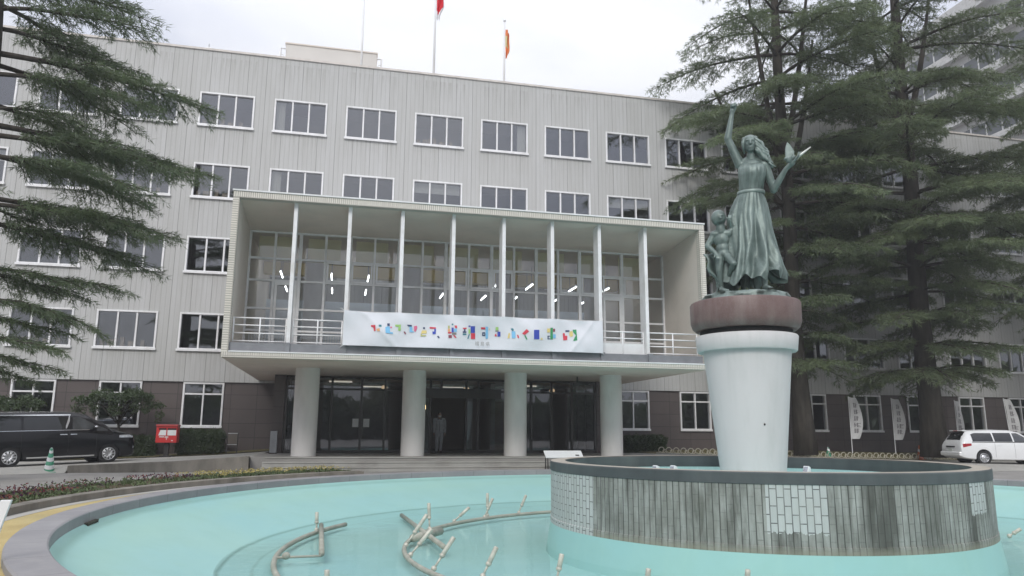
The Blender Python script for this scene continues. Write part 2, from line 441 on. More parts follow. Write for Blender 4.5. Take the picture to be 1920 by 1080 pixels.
def frame_mb(wd, ht, sill=True):
    mb = MB(); fw = .075; y0, y1 = -.05, .16
    mb.box(-wd/2, -wd/2+fw, y0, y1, 0, ht); mb.box(wd/2-fw, wd/2, y0, y1, 0, ht)
    mb.box(-wd/2+fw, wd/2-fw, y0, y1, ht-fw, ht); mb.box(-wd/2+fw, wd/2-fw, y0, y1, 0, fw)
    return mb
random.seed(5)
def build_windows():
    fr = frame_mb(WW, WH)
    for k in (-1, 1):
        x = k*(WW/2-.075)/3*1.0; fr.box(x-.035, x+.035, -.02, .10, .0755, WH-.0755)
    base = fr.build('window', M['white_frame'], office)
    pane = MB()
    xs = [-WW/2+.075, -(WW/2-.075)/3-.035, -(WW/2-.075)/3+.035, (WW/2-.075)/3-.035, (WW/2-.075)/3+.035, WW/2-.075]
    for a, b in ((0, 1), (2, 3), (4, 5)): pane.quad((xs[a], .06, .075), (xs[b], .06, .075), (xs[b], .06, WH-.075), (xs[a], .06, WH-.075))
    p0 = pane.build('pane', M['glass'], base)
    sl = MB(); sl.box(-WW/2-.04, WW/2+.04, -.10, -.0505, -.06, .04); s0 = sl.build('sill', M['white_frame'], base)
    # hung curtains behind one light of some windows
    cu = MB(); n = 24; 
    for i in range(n):
        a = -WW/2+.09+i*.42/n; b = a+.42/n
        ya, yb = .20+.025*math.sin(i*1.9), .20+.025*math.sin((i+1)*1.9)
        cu.quad((a, ya, .08), (b, yb, .08), (b, yb, WH-.08), (a, ya, WH-.08))
    cmesh = cu.build('curtain', M['curtain'], base)
    bl = MB()
    for k in range(9): bl.box(-WW/2+.1, WW/2-.1, .19, .21, WH-.14-k*.055, WH-.10-k*.055)
    bmesh_ = bl.build('blind', M['curtain'], base)
    bx = MB()
    rr = random.Random(3); bx.box(-WW/2+.12, WW/2-.3, .24, .40, .076, .10)
    x = -WW/2+.15
    while x < WW/2-.3:
        w_ = rr.uniform(.12, .3); bx.box(x, x+w_, .22, .45, .076, .076+rr.uniform(.12, .42)); x += w_+rr.uniform(.02, .35)
    boxes = bx.build('papers_on_sill', plain('stacked_papers', (.42, .34, .25), .8, .2, 0, .45, 6), base)
    first = True
    for c in COLS:
        for r in range(4):
            loc = (cxs[c], 0, Z0+r*STO)
            if first: o = base; first = False
            else:
                o = base.copy(); COL.objects.link(o); o.parent = office
            o.location = loc
            if o is not base:
                for ch in (p0, s0):
                    k = ch.copy(); COL.objects.link(k); k.parent = o
                if (c, r) in ((4, 3), (4, 2), (13, 2)) or random.random() < .14:
                    k = cmesh.copy(); COL.objects.link(k); k.parent = o
                    if random.random() < .3 and c > 4: k.scale = (-1, 1, 1)
                elif (c, r) in ((2, 0), (1, 0), (3, 2)) or random.random() < .10:
                    k = boxes.copy(); COL.objects.link(k); k.parent = o
                elif random.random() < .14:
                    k = bmesh_.copy(); COL.objects.link(k); k.parent = o
    # ground-floor windows, two lights under a transom
    W1, H1 = 1.69, 1.92
    f1 = frame_mb(W1, H1); f1.box(-.03, .03, -.02, .10, .0755, H1-.0755)
    f1.box(-W1/2+.075, -.0305, -.03, .11, 1.38, 1.45); f1.box(.0305, W1/2-.075, -.03, .11, 1.38, 1.45)
    f1.box(-W1/2-.03, W1/2+.03, -.09, -.0505, -.05, .05)
    b1 = f1.build('ground_floor_window', M['white_frame'], office)
    p1 = MB()
    for a, b in ((-W1/2+.075, -.03), (.03, W1/2-.075)):
        for c_, d_ in ((.075, 1.38), (1.45, H1-.075)): p1.quad((a, .06, c_), (b, .06, c_), (b, .06, d_), (a, .06, d_))
    pp = p1.build('pane', M['glass'], b1)
    first = True
    for c in COLS:
        if -6.9 < cxs[c] < 7.2: continue
        if first: o = b1; first = False
        else:
            o = b1.copy(); COL.objects.link(o); o.parent = office
            k = pp.copy(); COL.objects.link(k); k.parent = o
        o.location = (cxs[c], .08, 1.70)
build_windows()

# ---------------------------------------------------------------- projecting hall over the entrance
BX0, BX1, BY = -7.79, 8.36, -11.2
BZ0, BZ1 = 3.75, 9.0
FLO = .70
def build_box():
    t = .20
    top = MB(); top.box(BX0, BX1, BY, BY+.25, BZ1-.21, BZ1); top.build('roof_fascia', M['box_tile'], office)
    cap = MB(); cap.box(BX0-.02, BX1+.02, BY-.03, -.01, BZ1+.001, BZ1+.05); cap.build('roof_slab', M['white_paint'], office)
    b = MB(); b.box(BX0, BX1, BY, BY+.25, BZ0, BZ0+.16); b.build('floor_fascia', M['box_tile'], office)
    e = MB(); e.box(BX0+.21, BX1-.21, BY-.02, BY+.26, BZ0+.161, BZ0+.20); e.build('fascia_drip', M['white_paint'], office)
    s = MB()
    s.box(BX0, BX0+t, BY, BY+.25, BZ0+.161, BZ1-.211); s.box(BX1-t, BX1, BY, BY+.25, BZ0+.161, BZ1-.211)
    s.build('frame_upright', M['box_tile_side'], office)
    side = MB()
    side.box(BX0+.002, BX0+t-.002, BY+.25, -.01, BZ0+.05, BZ1-.02); side.box(BX1-t+.002, BX1-.002, BY+.25, -.01, BZ0+.05, BZ1-.02)
    side.build('hall_side_wall', M['cream'], office)
    ce = MB()          # ceiling of the recessed balcony, running down a little towards the glass
    ce.quad((BX0+t, BY+.25, BZ1-.211), (BX1-t, BY+.25, BZ1-.211), (BX1-t, -8.0, 8.56), (BX0+t, -8.0, 8.56))
    ce.quad((BX0+t, -8.0, 8.56), (BX1-t, -8.0, 8.56), (BX1-t, -.02, 8.56), (BX0+t, -.02, 8.56))
    ce.build('hall_ceiling', M['soffit'], office)
    so = MB(); so.box(BX0+.003, BX1-.003, BY+.25, -.015, BZ0+.002, BZ0+.14); so.build('entrance_soffit', M['soffit'], office)
    fl = MB(); fl.box(BX0+t, BX1-t, BY+.26, -8.1, BZ0+.141, BZ0+.24); fl.build('balcony_floor', M['concrete'], office)
    up = MB(); up.box(BX0+t, BX1-t, BY+.12, BY+.22, BZ0+.205, BZ0+.47); up.build('balcony_upstand', M['lead'], office)
    # hall room behind the glass
    r = MB()
    r.box(BX0+t, BX1-t, -8.0, -.02, BZ0+.141, 4.12); r.build('hall_floor', M['hall_floor'], office)
    r = MB()
    r.quad((BX0+t, -.9, 4.12), (BX1-t, -.9, 4.12), (BX1-t, -.9, 7.3), (BX0+t, -.9, 7.3)); r.build('hall_back_wall', M['hall_wall'], office)
    r = MB(); r.box(BX0+t+.01, BX1-t-.01, -3.0, -2.6, 8.05, 8.55); r.build('hall_beam', M['yellow_wall'], office)
    r = MB()
    for k in range(9):
        x = -7.6+1.72*k; r.box(x+.28, x+1.45, -7.55, -7.52, 7.62, 8.5)
    r.build('roller_blind', plain('beige_roller_blind', (.74, .66, .42), .8, .2, 0, .1, 1), office)
    for x in (-5.36, -1.57, 2.24, 6.05):
        c = MB(); c.lathe([(.40, 4.12), (.40, 8.55)], 24, (x, -5.6, 0)); c.build('hall_column', M['column'], office, True)
    for k in range(9):
        for yy, zz in ((-4.3, 7.75), (-1.4, 7.7)):
            x = -7.6+1.72*k+.86+(.25 if k % 2 else 0)
            tb = MB(); tb.tube([(x, yy-.6, zz), (x, yy+.6, zz)], .026, 8); lo = tb.build('ceiling_lamp_or_fill', M['tube_light'], office); hb = MB(); hb.box(x-.03, x+.03, yy-.64, yy+.64, zz+.06, zz+.11); hb.tube([(x, yy-.4, zz+.11), (x, yy-.4, 8.55)], .012, 5); hb.tube([(x, yy+.4, zz+.11), (x, yy+.4, 8.55)], .012, 5); hb.build('lamp_housing', M['lead'], lo)
build_box()

def build_glazing():
    X0, X1, Yg = -7.58, 8.15, -8.0
    fr = MB(); zs = [4.30, 5.0, 5.775, 6.78, 7.575, 8.54]; n = 18; dx = (X1-X0)/n
    for i in range(n+1):
        x = X0+i*dx; wd = .055 if i % 2 == 0 else .04
        fr.box(x-wd, x+wd, Yg-.06, Yg+.06, 4.121, 8.555)
    for i in range(n):
        a = X0+i*dx+(.055 if i % 2 == 0 else .04); b = X0+(i+1)*dx-(.055 if (i+1) % 2 == 0 else .04)
        for z in zs: fr.box(a, b, Yg-.05, Yg+.05, z-.035, z+.035)
        fr.box(a, b, Yg-.03, Yg+.03, 4.121, 4.264)
    g = fr.build('hall_glazing', M['white_frame'], office)
    p = MB(); p.quad((X0, Yg+.01, 4.3), (X1, Yg+.01, 4.3), (X1, Yg+.01, 8.5), (X0, Yg+.01, 8.5)); p.build('pane', M['glass_hall'], g)
    # opening casements carry a second, heavier frame
    cs = MB()
    for i in (3, 4, 5, 8, 9, 10, 13, 14, 15, 16):
        a, b = X0+i*dx+.06, X0+(i+1)*dx-.06; z0, z1 = 6.815, 7.54
        cs.box(a, a+.07, Yg-.085, Yg-.055, z0, z1); cs.box(b-.07, b, Yg-.085, Yg-.055, z0, z1)
        cs.box(a+.07, b-.07, Yg-.085, Yg-.055, z0, z0+.07); cs.box(a+.07, b-.07, Yg-.085, Yg-.055, z1-.07, z1)
    for i in (1, 15):   # doors on to the balcony
        a, b = X0+i*dx+.06, X0+(i+1)*dx-.06; z0, z1 = 4.25, 6.74
        cs.box(a, a+.09, Yg-.085, Yg-.055, z0, z1); cs.box(b-.09, b, Yg-.085, Yg-.055, z0, z1)
        cs.box(a+.09, b-.09, Yg-.085, Yg-.055, z1-.12, z1); cs.box(a+.09, b-.09, Yg-.085, Yg-.055, z0, z0+.2)
    cs.build('casement', M['white_frame'], g)
    # low radiator screens inside the glass
    rd = MB()
    for i in range(n):
        if i % 3 == 2: continue
        a = X0+i*dx+.12
        for k in range(7): rd.box(a+k*.09, a+k*.09+.05, Yg+.35, Yg+.42, 4.2, 4.95)
    rd.build('radiator', M['white_paint'], office)
    for x in (-5.88, -4.165, -2.45, -.735, 1.0, 2.72, 4.44, 6.17):
        f = MB(); f.box(x-.06, x+.06, BY+.24, BY+.74, 4.13, 8.80); fo = f.build('fin', M['white_frame'], office, bevel=.008)
        s = MB(); s.box(x-.075, x+.075, BY+.06, BY+.235, 3.96, 4.25); s.build('fin_shoe', M['lead'], fo)
    def railing(x0, x1):
        r = MB()
        for z in (5.03, 4.80, 4.55, 4.30): r.tube([(x0, BY+.45, z), (x1, BY+.45, z)], .024, 8)
        for k in range(3):
            x = x0+(x1-x0)*(k+.02)/2.04; r.tube([(x, BY+.45, 4.0), (x, BY+.45, 5.05)], .024, 8)
        r.build('balcony_railing', M['white_frame'], office, True)
    railing(-7.56, -5.96); railing(-5.78, -4.24); railing(4.52, 6.09); railing(6.25, 8.14)
    pn = MB()
    for k in range(6):
        a = -4.1+k*1.72; pn.box(a, a+.78, BY+.42, BY+.44, 4.15, 4.62); pn.box(a+.82, a+1.6, BY+.42, BY+.44, 4.15, 4.62)
    pn.build('balcony_panel', M['white_paint'], office)
build_glazing()

def build_entrance():
    for x in (-5.36, -1.57, 2.24, 6.05):
        c = MB(); c.lathe([(.425, FLO), (.425, 3.755)], 40, (x, -7.5, 0)); c.build('entrance_column', M['column'], office, True)
    Yg, X0, X1, ZT = -4.0, -6.27, 6.60, 3.72
    fr = MB()
    xs = [-6.27, -5.1, -4.52, -3.35, -2.4, -1.3, -.55, -.1, .95, 1.45, 2.9, 3.75, 4.65, 5.55, 6.60]
    for x in xs:
        lo = FLO if x != -.1 else 2.95
        fr.box(x-.045, x+.045, Yg-.07, Yg+.07, lo, ZT)
    for a, b in zip(xs[:-1], xs[1:]):
        fr.box(a+.046, b-.046, Yg-.06, Yg+.06, 3.18, 3.26)
        fr.box(a+.046, b-.046, Yg-.06, Yg+.06, ZT-.08, ZT)
        if b < -.9 or a > .9: fr.box(a+.046, b-.046, Yg-.05, Yg+.05, FLO+.001, FLO+.12)
    fr.box(-1.25, 2.4, Yg-.18, Yg-.075, 2.92, 3.32)
    for y in (-2.7, -1.4): # side walls of the vestibule
        for x in (X0, X1): fr.box(x-.04, x+.04, y-.05, y+.05, FLO, ZT)
    e = fr.build('entrance_glazing', M['bronze_frame'], office)
    p = MB()
    p.quad((X0, Yg, FLO), (-.595, Yg, FLO), (-.595, Yg, ZT), (X0, Yg, ZT)); p.quad((.95, Yg, FLO), (X1, Yg, FLO), (X1, Yg, ZT), (.95, Yg, ZT))
    p.quad((-.595, Yg, 2.95), (.95, Yg, 2.95), (.95, Yg, ZT), (-.595, Yg, ZT))
    for x in (X0, X1): p.quad((x, Yg+.05, FLO), (x, .05, FLO), (x, .05, ZT), (x, Yg+.05, ZT))
    p.build('pane', M['glass_dark'], e)
    d = MB()   # door leaves with pale notices, stickers and pull bars
    for x in (-3.55, -3.12): d.box(x-.12, x+.12, Yg-.085, Yg-.08, 1.72, 2.05)
    d.build('notice', M['white_paint'], e)
    d = MB()
    for x in (-3.40, -3.28): d.box(x-.02, x+.02, Yg-.16, Yg-.12, 1.35, 2.35)
    d.build('door_handle', M['bronze_frame'], e)
    # lobby
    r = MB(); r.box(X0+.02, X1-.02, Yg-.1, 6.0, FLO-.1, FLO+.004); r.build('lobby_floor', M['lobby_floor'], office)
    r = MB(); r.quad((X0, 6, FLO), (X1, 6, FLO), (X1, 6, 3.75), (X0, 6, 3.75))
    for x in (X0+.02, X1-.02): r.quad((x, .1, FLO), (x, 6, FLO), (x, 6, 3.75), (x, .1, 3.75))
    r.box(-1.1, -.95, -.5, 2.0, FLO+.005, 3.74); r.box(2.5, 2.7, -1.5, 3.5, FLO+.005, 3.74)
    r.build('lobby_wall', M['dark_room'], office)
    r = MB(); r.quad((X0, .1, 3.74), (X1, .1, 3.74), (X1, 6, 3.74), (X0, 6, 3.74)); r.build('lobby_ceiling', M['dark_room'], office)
    for x, y in ((-4.2, -1.0), (-2.6, 2.5), (1.2, 1.5), (4.4, -.5)):
        l = MB(); l.box(x-.5, x+.5, y-.09, y+.09, 3.68, 3.73); l.build('ceiling_lamp_or_fill', emit_mat('lobby_fill', (1, .93, .8), .55), office)  # unseen light strips, added to brighten the dark lobby
    r = MB(); r.box(2.95, 3.75, .5, .6, FLO+.005, 3.0); r.build('timber_panel', plain('brown_timber', (.14, .07, .035), .5, .3, 0, .25, 3, (6, 6, .5)), office)
    for x, y, z in ((-.42, -.6, 2.55),):
        l = MB(); l.box(x-.06, x-.015, y-.04, y, z, z+.2); l.box(x+.02, x+.06, y-.04, y, z, z+.2); l.build('wall_lamp', M['warm_lamp'], office)
    for x in (-2.35, 1.25, 5.2):
        l = MB(); l.ell((x, -2.2, 3.42), (.13, .13, .10)); l.build('pendant_lamp', emit_mat('dim_lamp', (1, .72, .45), .55), office, True)
    # stone return beside the glazing
    s = MB(); s.box(-6.75, -6.33, -4.1, .09, FLO-.1, 3.74); s.box(6.66, 7.05, -4.1, .09, FLO-.1, 3.74); s.build('stone_return', M['stone'], office)
    # a small camera under the soffit
    c = MB(); c.box(5.05, 5.45, -6.6, -6.48, 3.42, 3.56); c.tube([(5.0, -6.54, 3.48), (5.0, -6.54, 3.75)], .03); c.box(4.85, 5.04, -6.62, -6.46, 3.36, 3.50)
    c.build('security_camera', M['bronze_frame'], office)
build_entrance()

# ---------------------------------------------------------------- roof equipment
pent = thing('roof_penthouse', 'pale box-shaped plant room standing on the office roof', 'roof structure', (-5.5, 3, ROOF+.1))
b = MB(); b.box(-2.37, 2.37, 0, 3.5, 0, 2.3); b.build('wall', plain('pale_render', (.62, .60, .57), .7, .3, 0, .04, .7), pent)
b = MB(); b.box(-2.42, 2.42, -.05, 3.55, 2.301, 2.37); b.build('cap', M['cream'], pent)
for sx in (-1, 1):
    b = MB(); x = sx*2.62
    b.tube([(x-sx*.25, -.1, 1.95), (x, -.1, 1.95), (x, -.1, 0)], .045); b.tube([(x-sx*.16, -.1, 0), (x-sx*.16, -.1, 1.6)], .03)
    for k in range(4): b.tube([(x-sx*.16, -.1, .4+k*.4), (x, -.1, .4+k*.4)], .02)
    b.build('ladder', M['white_paint'], pent, True)

def pole(x, h, label):
    t = thing('flagpole', label, 'flagpole', (x, 3, ROOF+.1), 0, 'flagpoles on the office roof')
    m = MB(); m.tube([(0, 0, 0), (0, 0, h)], [.075, .045], 10); m.build('shaft', M['white_paint'], t, True)
    m = MB(); m.ell((0, 0, h+.06), (.08, .08, .08)); m.build('finial', M['steel'], t, True)
    return t
pole(-3.95, 5.45, 'bare white flagpole without a flag, nearest the roof plant room')
pole(-.02, 9.0, 'tallest white roof flagpole carrying the white flag with a red disc')
pole(3.95, 5.2, 'shorter white roof flagpole carrying the limp orange flag')
def hang_flag(name, x, z0, z1, wid, mats, label, bands):
    m = MB(); nu, nv = 10, 26
    V = []
    for j in range(nv+1):
        v = j/nv; z = z1+(z0-z1)*v
        for i in range(nu+1):
            u = i/nu
            wv = wid*(.55+.45*math.sin(math.pi*min(1, v*1.15)))*(1-.45*abs(math.sin(v*4.2)))
            V.append((.07+u*wv*(1 if v < .2 else 1-.15*v), .11*math.sin(u*9+v*5)*(.4+u), z-u*.35*(1-v)*.6))
    fs = []; mi = []
    for j in range(nv):
        for i in range(nu):
            fs.append((j*(nu+1)+i, j*(nu+1)+i+1, (j+1)*(nu+1)+i+1, (j+1)*(nu+1)+i)); mi.append(bands((i+.5)/nu, (j+.5)/nv))
    m.v = V; m.f = fs; m.m = mi
    o = m.build(name, mats, None, True); o.location = (x, 3, 0)
    return tag(o, label, 'flag', 'flags on the office roof')
cl_w = plain('white_flag_cloth', (.78, .78, .80), .8, .1, 0, .05); cl_r = plain('red_flag_cloth', (.62, .035, .05), .8, .1, 0, .1); cl_o = plain('orange_flag_cloth', (.75, .25, .10), .8, .1, 0, .15, 3); cl_y = plain('yellow_flag_cloth', (.62, .55, .30), .8, .1, 0, .15, 3)
hang_flag('national_flag', -.02, 24.2, 27.4, .62, [cl_w, cl_r], 'white flag with a red disc hanging limp from the tallest roof pole', lambda u, v: 1 if ((u-.35)/.55)**2+((v-.66)/.22)**2 < 1 else 0)
hang_flag('prefecture_flag', 3.95, 22.35, 24.2, .36, [cl_o, cl_y], 'orange and yellow flag hanging limp from the shorter roof pole', lambda u, v: 1 if .22 < v < .62 and u < .75 else 0)
for x, hh in ((-11.2, .55), (4.55, .35)):
    m = MB(); m.tube([(0, 0, 0), (0, 0, hh)], .03, 6); m.box(-.10, .10, -.02, .02, hh*.6, hh*.66)
    tag(m.build('roof_antenna', M['steel']), ('thin metal antenna stub on the left roof edge' if x < 0 else 'short antenna stub on the roof edge by the orange flag'), 'antenna', 'stubs on the roof edge').location = (x, .6, ROOF+.1)

# ---------------------------------------------------------------- taller block behind, on the right
tower = thing('tower_block', 'tall pale multi-storey block with banded windows behind the cedars', 'building', (60, 24, 0))
def build_tower():
    H = 47.6; L = 46
    m = MB(); m.box(0, 26, -8, L, 0, H-1.6); m.build('wall', plain('tower_render', (.46, .46, .45), .7, .3, 0, .05, .3, dirt=((.45, .44, .41), .4)), tower)
    m = MB(); m.box(-.7, 26.5, -8.5, L+.5, H-1.6, H); m.build('parapet', plain('tower_parapet', (.52, .52, .51), .6), tower)
    t = NT('tower_window_band'); tc = t.n('ShaderNodeTexCoord'); sp = t.n('ShaderNodeSeparateXYZ'); t.l(tc.outputs['Object'], sp.inputs[0])
    fr = t.math('FRACT', t.math('DIVIDE', t.math('ADD', sp.outputs['Y'], 100.0), 1.9)); ln = t.math('LESS_THAN', fr, .09)
    c = t.mix(t.noise(t.obj((.2, .5, .5)), 1.3, 3), (.05, .06, .07), (.12, .13, .14)); t.bsdf(t.mix(ln, c, (.6, .6, .6)), .2, .6); bd = t.mat
    for k in range(12):
        z = H-4.9-3.7*k
        if z < 2: break
        m = MB(); m.box(-.06, .02, -7, L-1, z, z+1.9); w_ = m.build('window_band', bd, tower)
        m = MB(); m.box(-.75, -.062, -7.5, L, z-.95, z-.05)
        m.build('balcony', plain('tower_balcony', (.50, .50, .49), .7), tower)
build_tower()

# ================================================================ GROUND, PLAZA, POOL
AX, AY = 3.542, -21.839            # centre of the round pool
G = .25                            # plaza level
RIM = .345
M['asphalt'] = plain('plaza_paving', (.29, .28, .265), .9, .2, 0, .12, .7, (1, 1, 1), .2, 70, dirt=((.15, .145, .13), .5))
M['drive'] = plain('driveway_paving', (.40, .39, .36), .85, .2, 0, .10, .9, (1, 1, 1), .15, 60, dirt=((.26, .25, .23), .5))
M['kerb'] = plain('old_kerb_concrete', (.22, .205, .18), .9, .2, 0, .2, 2.5, (1, 1, .4), .25, 40, dirt=((.08, .075, .06), .7), dscale=1.6)
M['soil'] = plain('garden_soil', (.085, .068, .045), .95, .1, 0, .3, 5, (1, 1, 1), .5, 30)
M['turf'] = plain('dry_turf', (.16, .145, .075), .95, .1, 0, .35, 4, (1, 1, 1), .5, 40, dirt=((.09, .085, .05), .6))

def ring_mesh(name, r0, r1, z, mat_, a0=0, a1=360, n=128, kind=None, z1=None):
    m = MB(); m.lathe([(r0, z), (r1, z if z1 is None else z1)], n, (AX, AY, 0), math.radians(a0), math.radians(a1))
    o = m.build(name, mat_, None)
    return tag(o, kind=kind) if kind else o

def build_ground():
    m = MB(); radii = [11.83, 12.5, 14, 17, 22, 30, 45, 80, 200, 900]; 
    m.lathe([(r, G if r < 250 else G) for r in radii], 160, (AX, AY, 0))
    tag(m.build('ground', M['asphalt']), kind='structure')
    # yellow textured path hugging the pool and its pale border
    t = NT('yellow_path'); v = t.obj()
    c = t.mix(t.ramp(t.noise(v, 1.2, 5), .3, .7), (.40, .31, .14), (.50, .41, .20))
    c = t.mix(t.math('MULTIPLY', t.ramp(t.noise(v, .45, 6), .5, .7), .6), c, (.27, .25, .15))
    vo = t.n('ShaderNodeTexVoronoi'); vo.inputs['Scale'].default_value = 14; t.l(v, vo.inputs['Vector'])
    t.bsdf(c, .9, .2, 0, t.bump(vo.outputs['Distance'], .4, .02))
    ring_mesh('path', 11.84, 12.48, G+.004, t.mat, 95, 265, 96, 'structure')
    ring_mesh('path_border', 12.48, 12.69, G+.008, M['drive'], 110, 215, 80, 'structure')
build_ground()

# driveway and porch platform, sloping down on both sides of the steps
def dz(x):
    pts = [(-40, .27), (-16, .30), (-12.3, .42), (-9.3, .54), (-7.0, .695), (8.4, .695), (11, .60), (18, .43), (25, .31), (40, .27)]
    for (a, za), (b, zb) in zip(pts[:-1], pts[1:]):
        if a <= x <= b: return za+(zb-za)*(x-a)/(b-a)
    return .27
def build_drive():
    xs = [-40, -30, -22, -16, -14, -12.3, -10.8, -9.3, -8, -7.0]
    m = MB()
    for a, b in zip(xs[:-1], xs[1:]):
        ya = -8.75; 
        m.quad((a, ya, dz(a)), (b, ya, dz(b)), (b, -1.45, dz(b)), (a, -1.45, dz(a)))
        if b <= -12.3: m.quad((a, -10.2, G+.006), (b, -10.2 if b < -12.4 else -9.2, G+.006), (b, ya, dz(b)), (a, ya, dz(a)))
    xr = [8.4, 9.5, 11, 14, 18, 22, 25, 32, 40]
    for a, b in zip(xr[:-1], xr[1:]):
        m.quad((a, -9.0, dz(a)), (b, -9.0, dz(b)), (b, -3.2, dz(b)), (a, -3.2, dz(a)))
        m.quad((a, -11.5, G+.006), (b, -11.5, G+.006), (b, -9.0, dz(b)), (a, -9.0, dz(a)))
    tag(m.build('driveway', M['drive']), kind='structure')
    k = MB()
    for a, b in zip(xs[5:-1], xs[6:]):
        for q in (0, 1):
            pass
        vs = [(a, -9.0, G-.05), (b, -9.0, G-.05), (b, -9.0, dz(b)+.05), (a, -9.0, dz(a)+.05), (a, -8.74, G-.05), (b, -8.74, G-.05), (b, -8.74, dz(b)+.05), (a, -8.74, dz(a)+.05)]
        k.add(vs, [(0,1,2,3), (4,7,6,5), (3,2,6,7), (0,4,5,1), (0,3,7,4), (1,5,6,2)])
    tag(k.build('driveway_kerb', M['kerb'], None, False, .012), kind='structure')
    p = MB(); p.box(-7.0, 8.4, -8.55, -4.1, -.1, .70); tag(p.build('porch_floor', plain('porch_paving', (.30, .29, .275), .6, .4, 0, .1, 1.2, dirt=((.2, .19, .18), .4))), kind='structure')
    s = MB()
    s.box(-6.6, 8.4, -8.87, -8.561, -.1, .552); s.box(-6.6, 8.4, -9.19, -8.881, -.1, .404)
    for y, z in ((-8.55, .70), (-8.87, .552), (-9.19, .404)): s.box(-6.55, 8.38, y-.025, y-.0005, z-.045, z+.004)
    tag(s.build('steps', M['concrete'], None, False, .012), kind='structure')
    # strip of turf between the road and the building on the right, on the left a narrow one
    b = MB()
    xs2 = [9.6, 12, 16, 20, 25, 32, 40]
    for a, c in zip(xs2[:-1], xs2[1:]):
        ys = [(-3.2, .02), (-2.2, .22), (-1.0, .30), (.1, .30)]
        for (y0, h0), (y1, h1) in zip(ys[:-1], ys[1:]):
            ra, rc = min(1, (a-9.6)/6+.1), min(1, (c-9.6)/6+.1)
            b.quad((a, y0, dz(a)+h0*ra), (c, y0, dz(c)+h0*rc), (c, y1, dz(c)+h1*rc), (a, y1, dz(a)+h1*ra))
    xs3 = [-40, -16, -12.3, -9.3, -7.0]
    for a, c in zip(xs3[:-1], xs3[1:]): b.quad((a, -1.45, dz(a)+.03), (c, -1.45, dz(c)+.03), (c, .1, dz(c)+.08), (a, .1, dz(a)+.08))
    tag(b.build('planting_strip', M['turf']), kind='structure')
build_drive()

# ---------------------------------------------------------------- pool
def coping_mat():
    t = NT('grey_coping_stone'); v = t.obj(); tc = t.n('ShaderNodeTexCoord'); sp = t.n('ShaderNodeSeparateXYZ'); t.l(tc.outputs['Object'], sp.inputs[0])
    an = t.math('ARCTAN2', sp.outputs['Y'], sp.outputs['X']); fr = t.math('FRACT', t.math('MULTIPLY', t.math('ADD', an, 10.0), 64/6.28318))
    idx = t.math('FLOOR', t.math('MULTIPLY', t.math('ADD', an, 10.0), 64/6.28318)); wn = t.n('ShaderNodeTexWhiteNoise', noise_dimensions='1D'); t.l(idx, wn.inputs['W'])
    c = t.mix(t.ramp(t.noise(v, 1.2, 6), .3, .7), (.235, .23, .24), (.30, .295, .30))
    c = t.mix(t.math('MULTIPLY', wn.outputs['Value'], .35), c, (.21, .205, .21))
    c = t.mix(t.math('MULTIPLY', t.ramp(t.noise(v, 3.5, 8, .65), .5, .75), .4), c, (.36, .35, .335))
    c = t.mix(t.math('MULTIPLY', t.math('LESS_THAN', fr, .012), .7), c, (.10, .10, .10))
    t.bsdf(c, .65, .3, 0, t.bump(t.noise(v, 60, 3), .15, .01)); return t.mat
M['coping'] = coping_mat()
def pool_mat():
    t = NT('turquoise_pool_paint'); v = t.obj()
    f = t.ramp(t.noise(v, .22, 4), .35, .7); g = t.ramp(t.noise(v, 1.4, 7, .65), .45, .75)
    c = t.mix(f, (.295, .525, .52), (.335, .545, .495)); c = t.mix(t.math('MULTIPLY', g, .38), c, (.26, .45, .39))
    s = t.ramp(t.noise(t.obj((1, 1, .12)), 5.0, 5), .5, .8); c = t.mix(t.math('MULTIPLY', s, .28), c, (.37, .58, .50))
    sp = t.n('ShaderNodeSeparateXYZ'); t.l(v, sp.inputs[0])
    rr = t.math('SQRT', t.math('ADD', t.math('MULTIPLY', sp.outputs['X'], sp.outputs['X']), t.math('MULTIPLY', sp.outputs['Y'], sp.outputs['Y'])))
    rr = t.math('ADD', rr, t.math('MULTIPLY', t.noise(v, .8, 4), .10))
    def band(r0, w0, amt, col, c):
        k = t.math('SUBTRACT', 1.0, t.math('DIVIDE', t.math('ABSOLUTE', t.math('SUBTRACT', rr, r0)), w0), clamp=True)
        return t.mix(t.math('MULTIPLY', k, amt), c, col)
    c = band(9.50, .05, .75, (.14, .26, .22), c); c = band(9.02, .05, .5, (.20, .34, .29), c); c = band(10.9, .45, .25, (.34, .55, .44), c); c = band(11.38, .10, .5, (.20, .36, .30), c)
    t.bsdf(c, .5, .3, 0, t.bump(t.noise(v, 3, 3), .05, .02)); return t.mat
M['pool'] = pool_mat()
pool = thing('fountain_pool', 'large round turquoise fountain pool with a broad grey stone coping', 'pool', (AX, AY, 0))
def build_pool():
    m = MB()
    m.lathe([(11.85, G-.2), (11.85, RIM-.02), (11.83, RIM), (11.45, RIM), (11.43, RIM-.015), (11.43, .185)], 192)
    m.build('coping', M['coping'], pool, auto=35)
    b = MB(); b.lathe([(11.43, .184), (11.30, .10), (10.6, -.12), (9.75, -.40), (9.3, -.53), (9.0, -.56), (3.5, -.60)], 192)
    b.build('bowl', M['pool'], pool, True)
    # overflow grate in the inner face
    d = MB(); a = math.radians(180.6)
    for k in range(9):
        q = a+(k-4)*.0055; d.cbox(11.40*math.cos(q), 11.40*math.sin(q), .10, .05, .022, .16, q)
    for z in (.01, .19): d.cbox(11.40*math.cos(a), 11.40*math.sin(a), z, .05, .56, .02, a)
    d.build('overflow_grate', plain('rusty_grate', (.07, .065, .05), .8, .3, 0, .3, 12), pool)
build_pool()
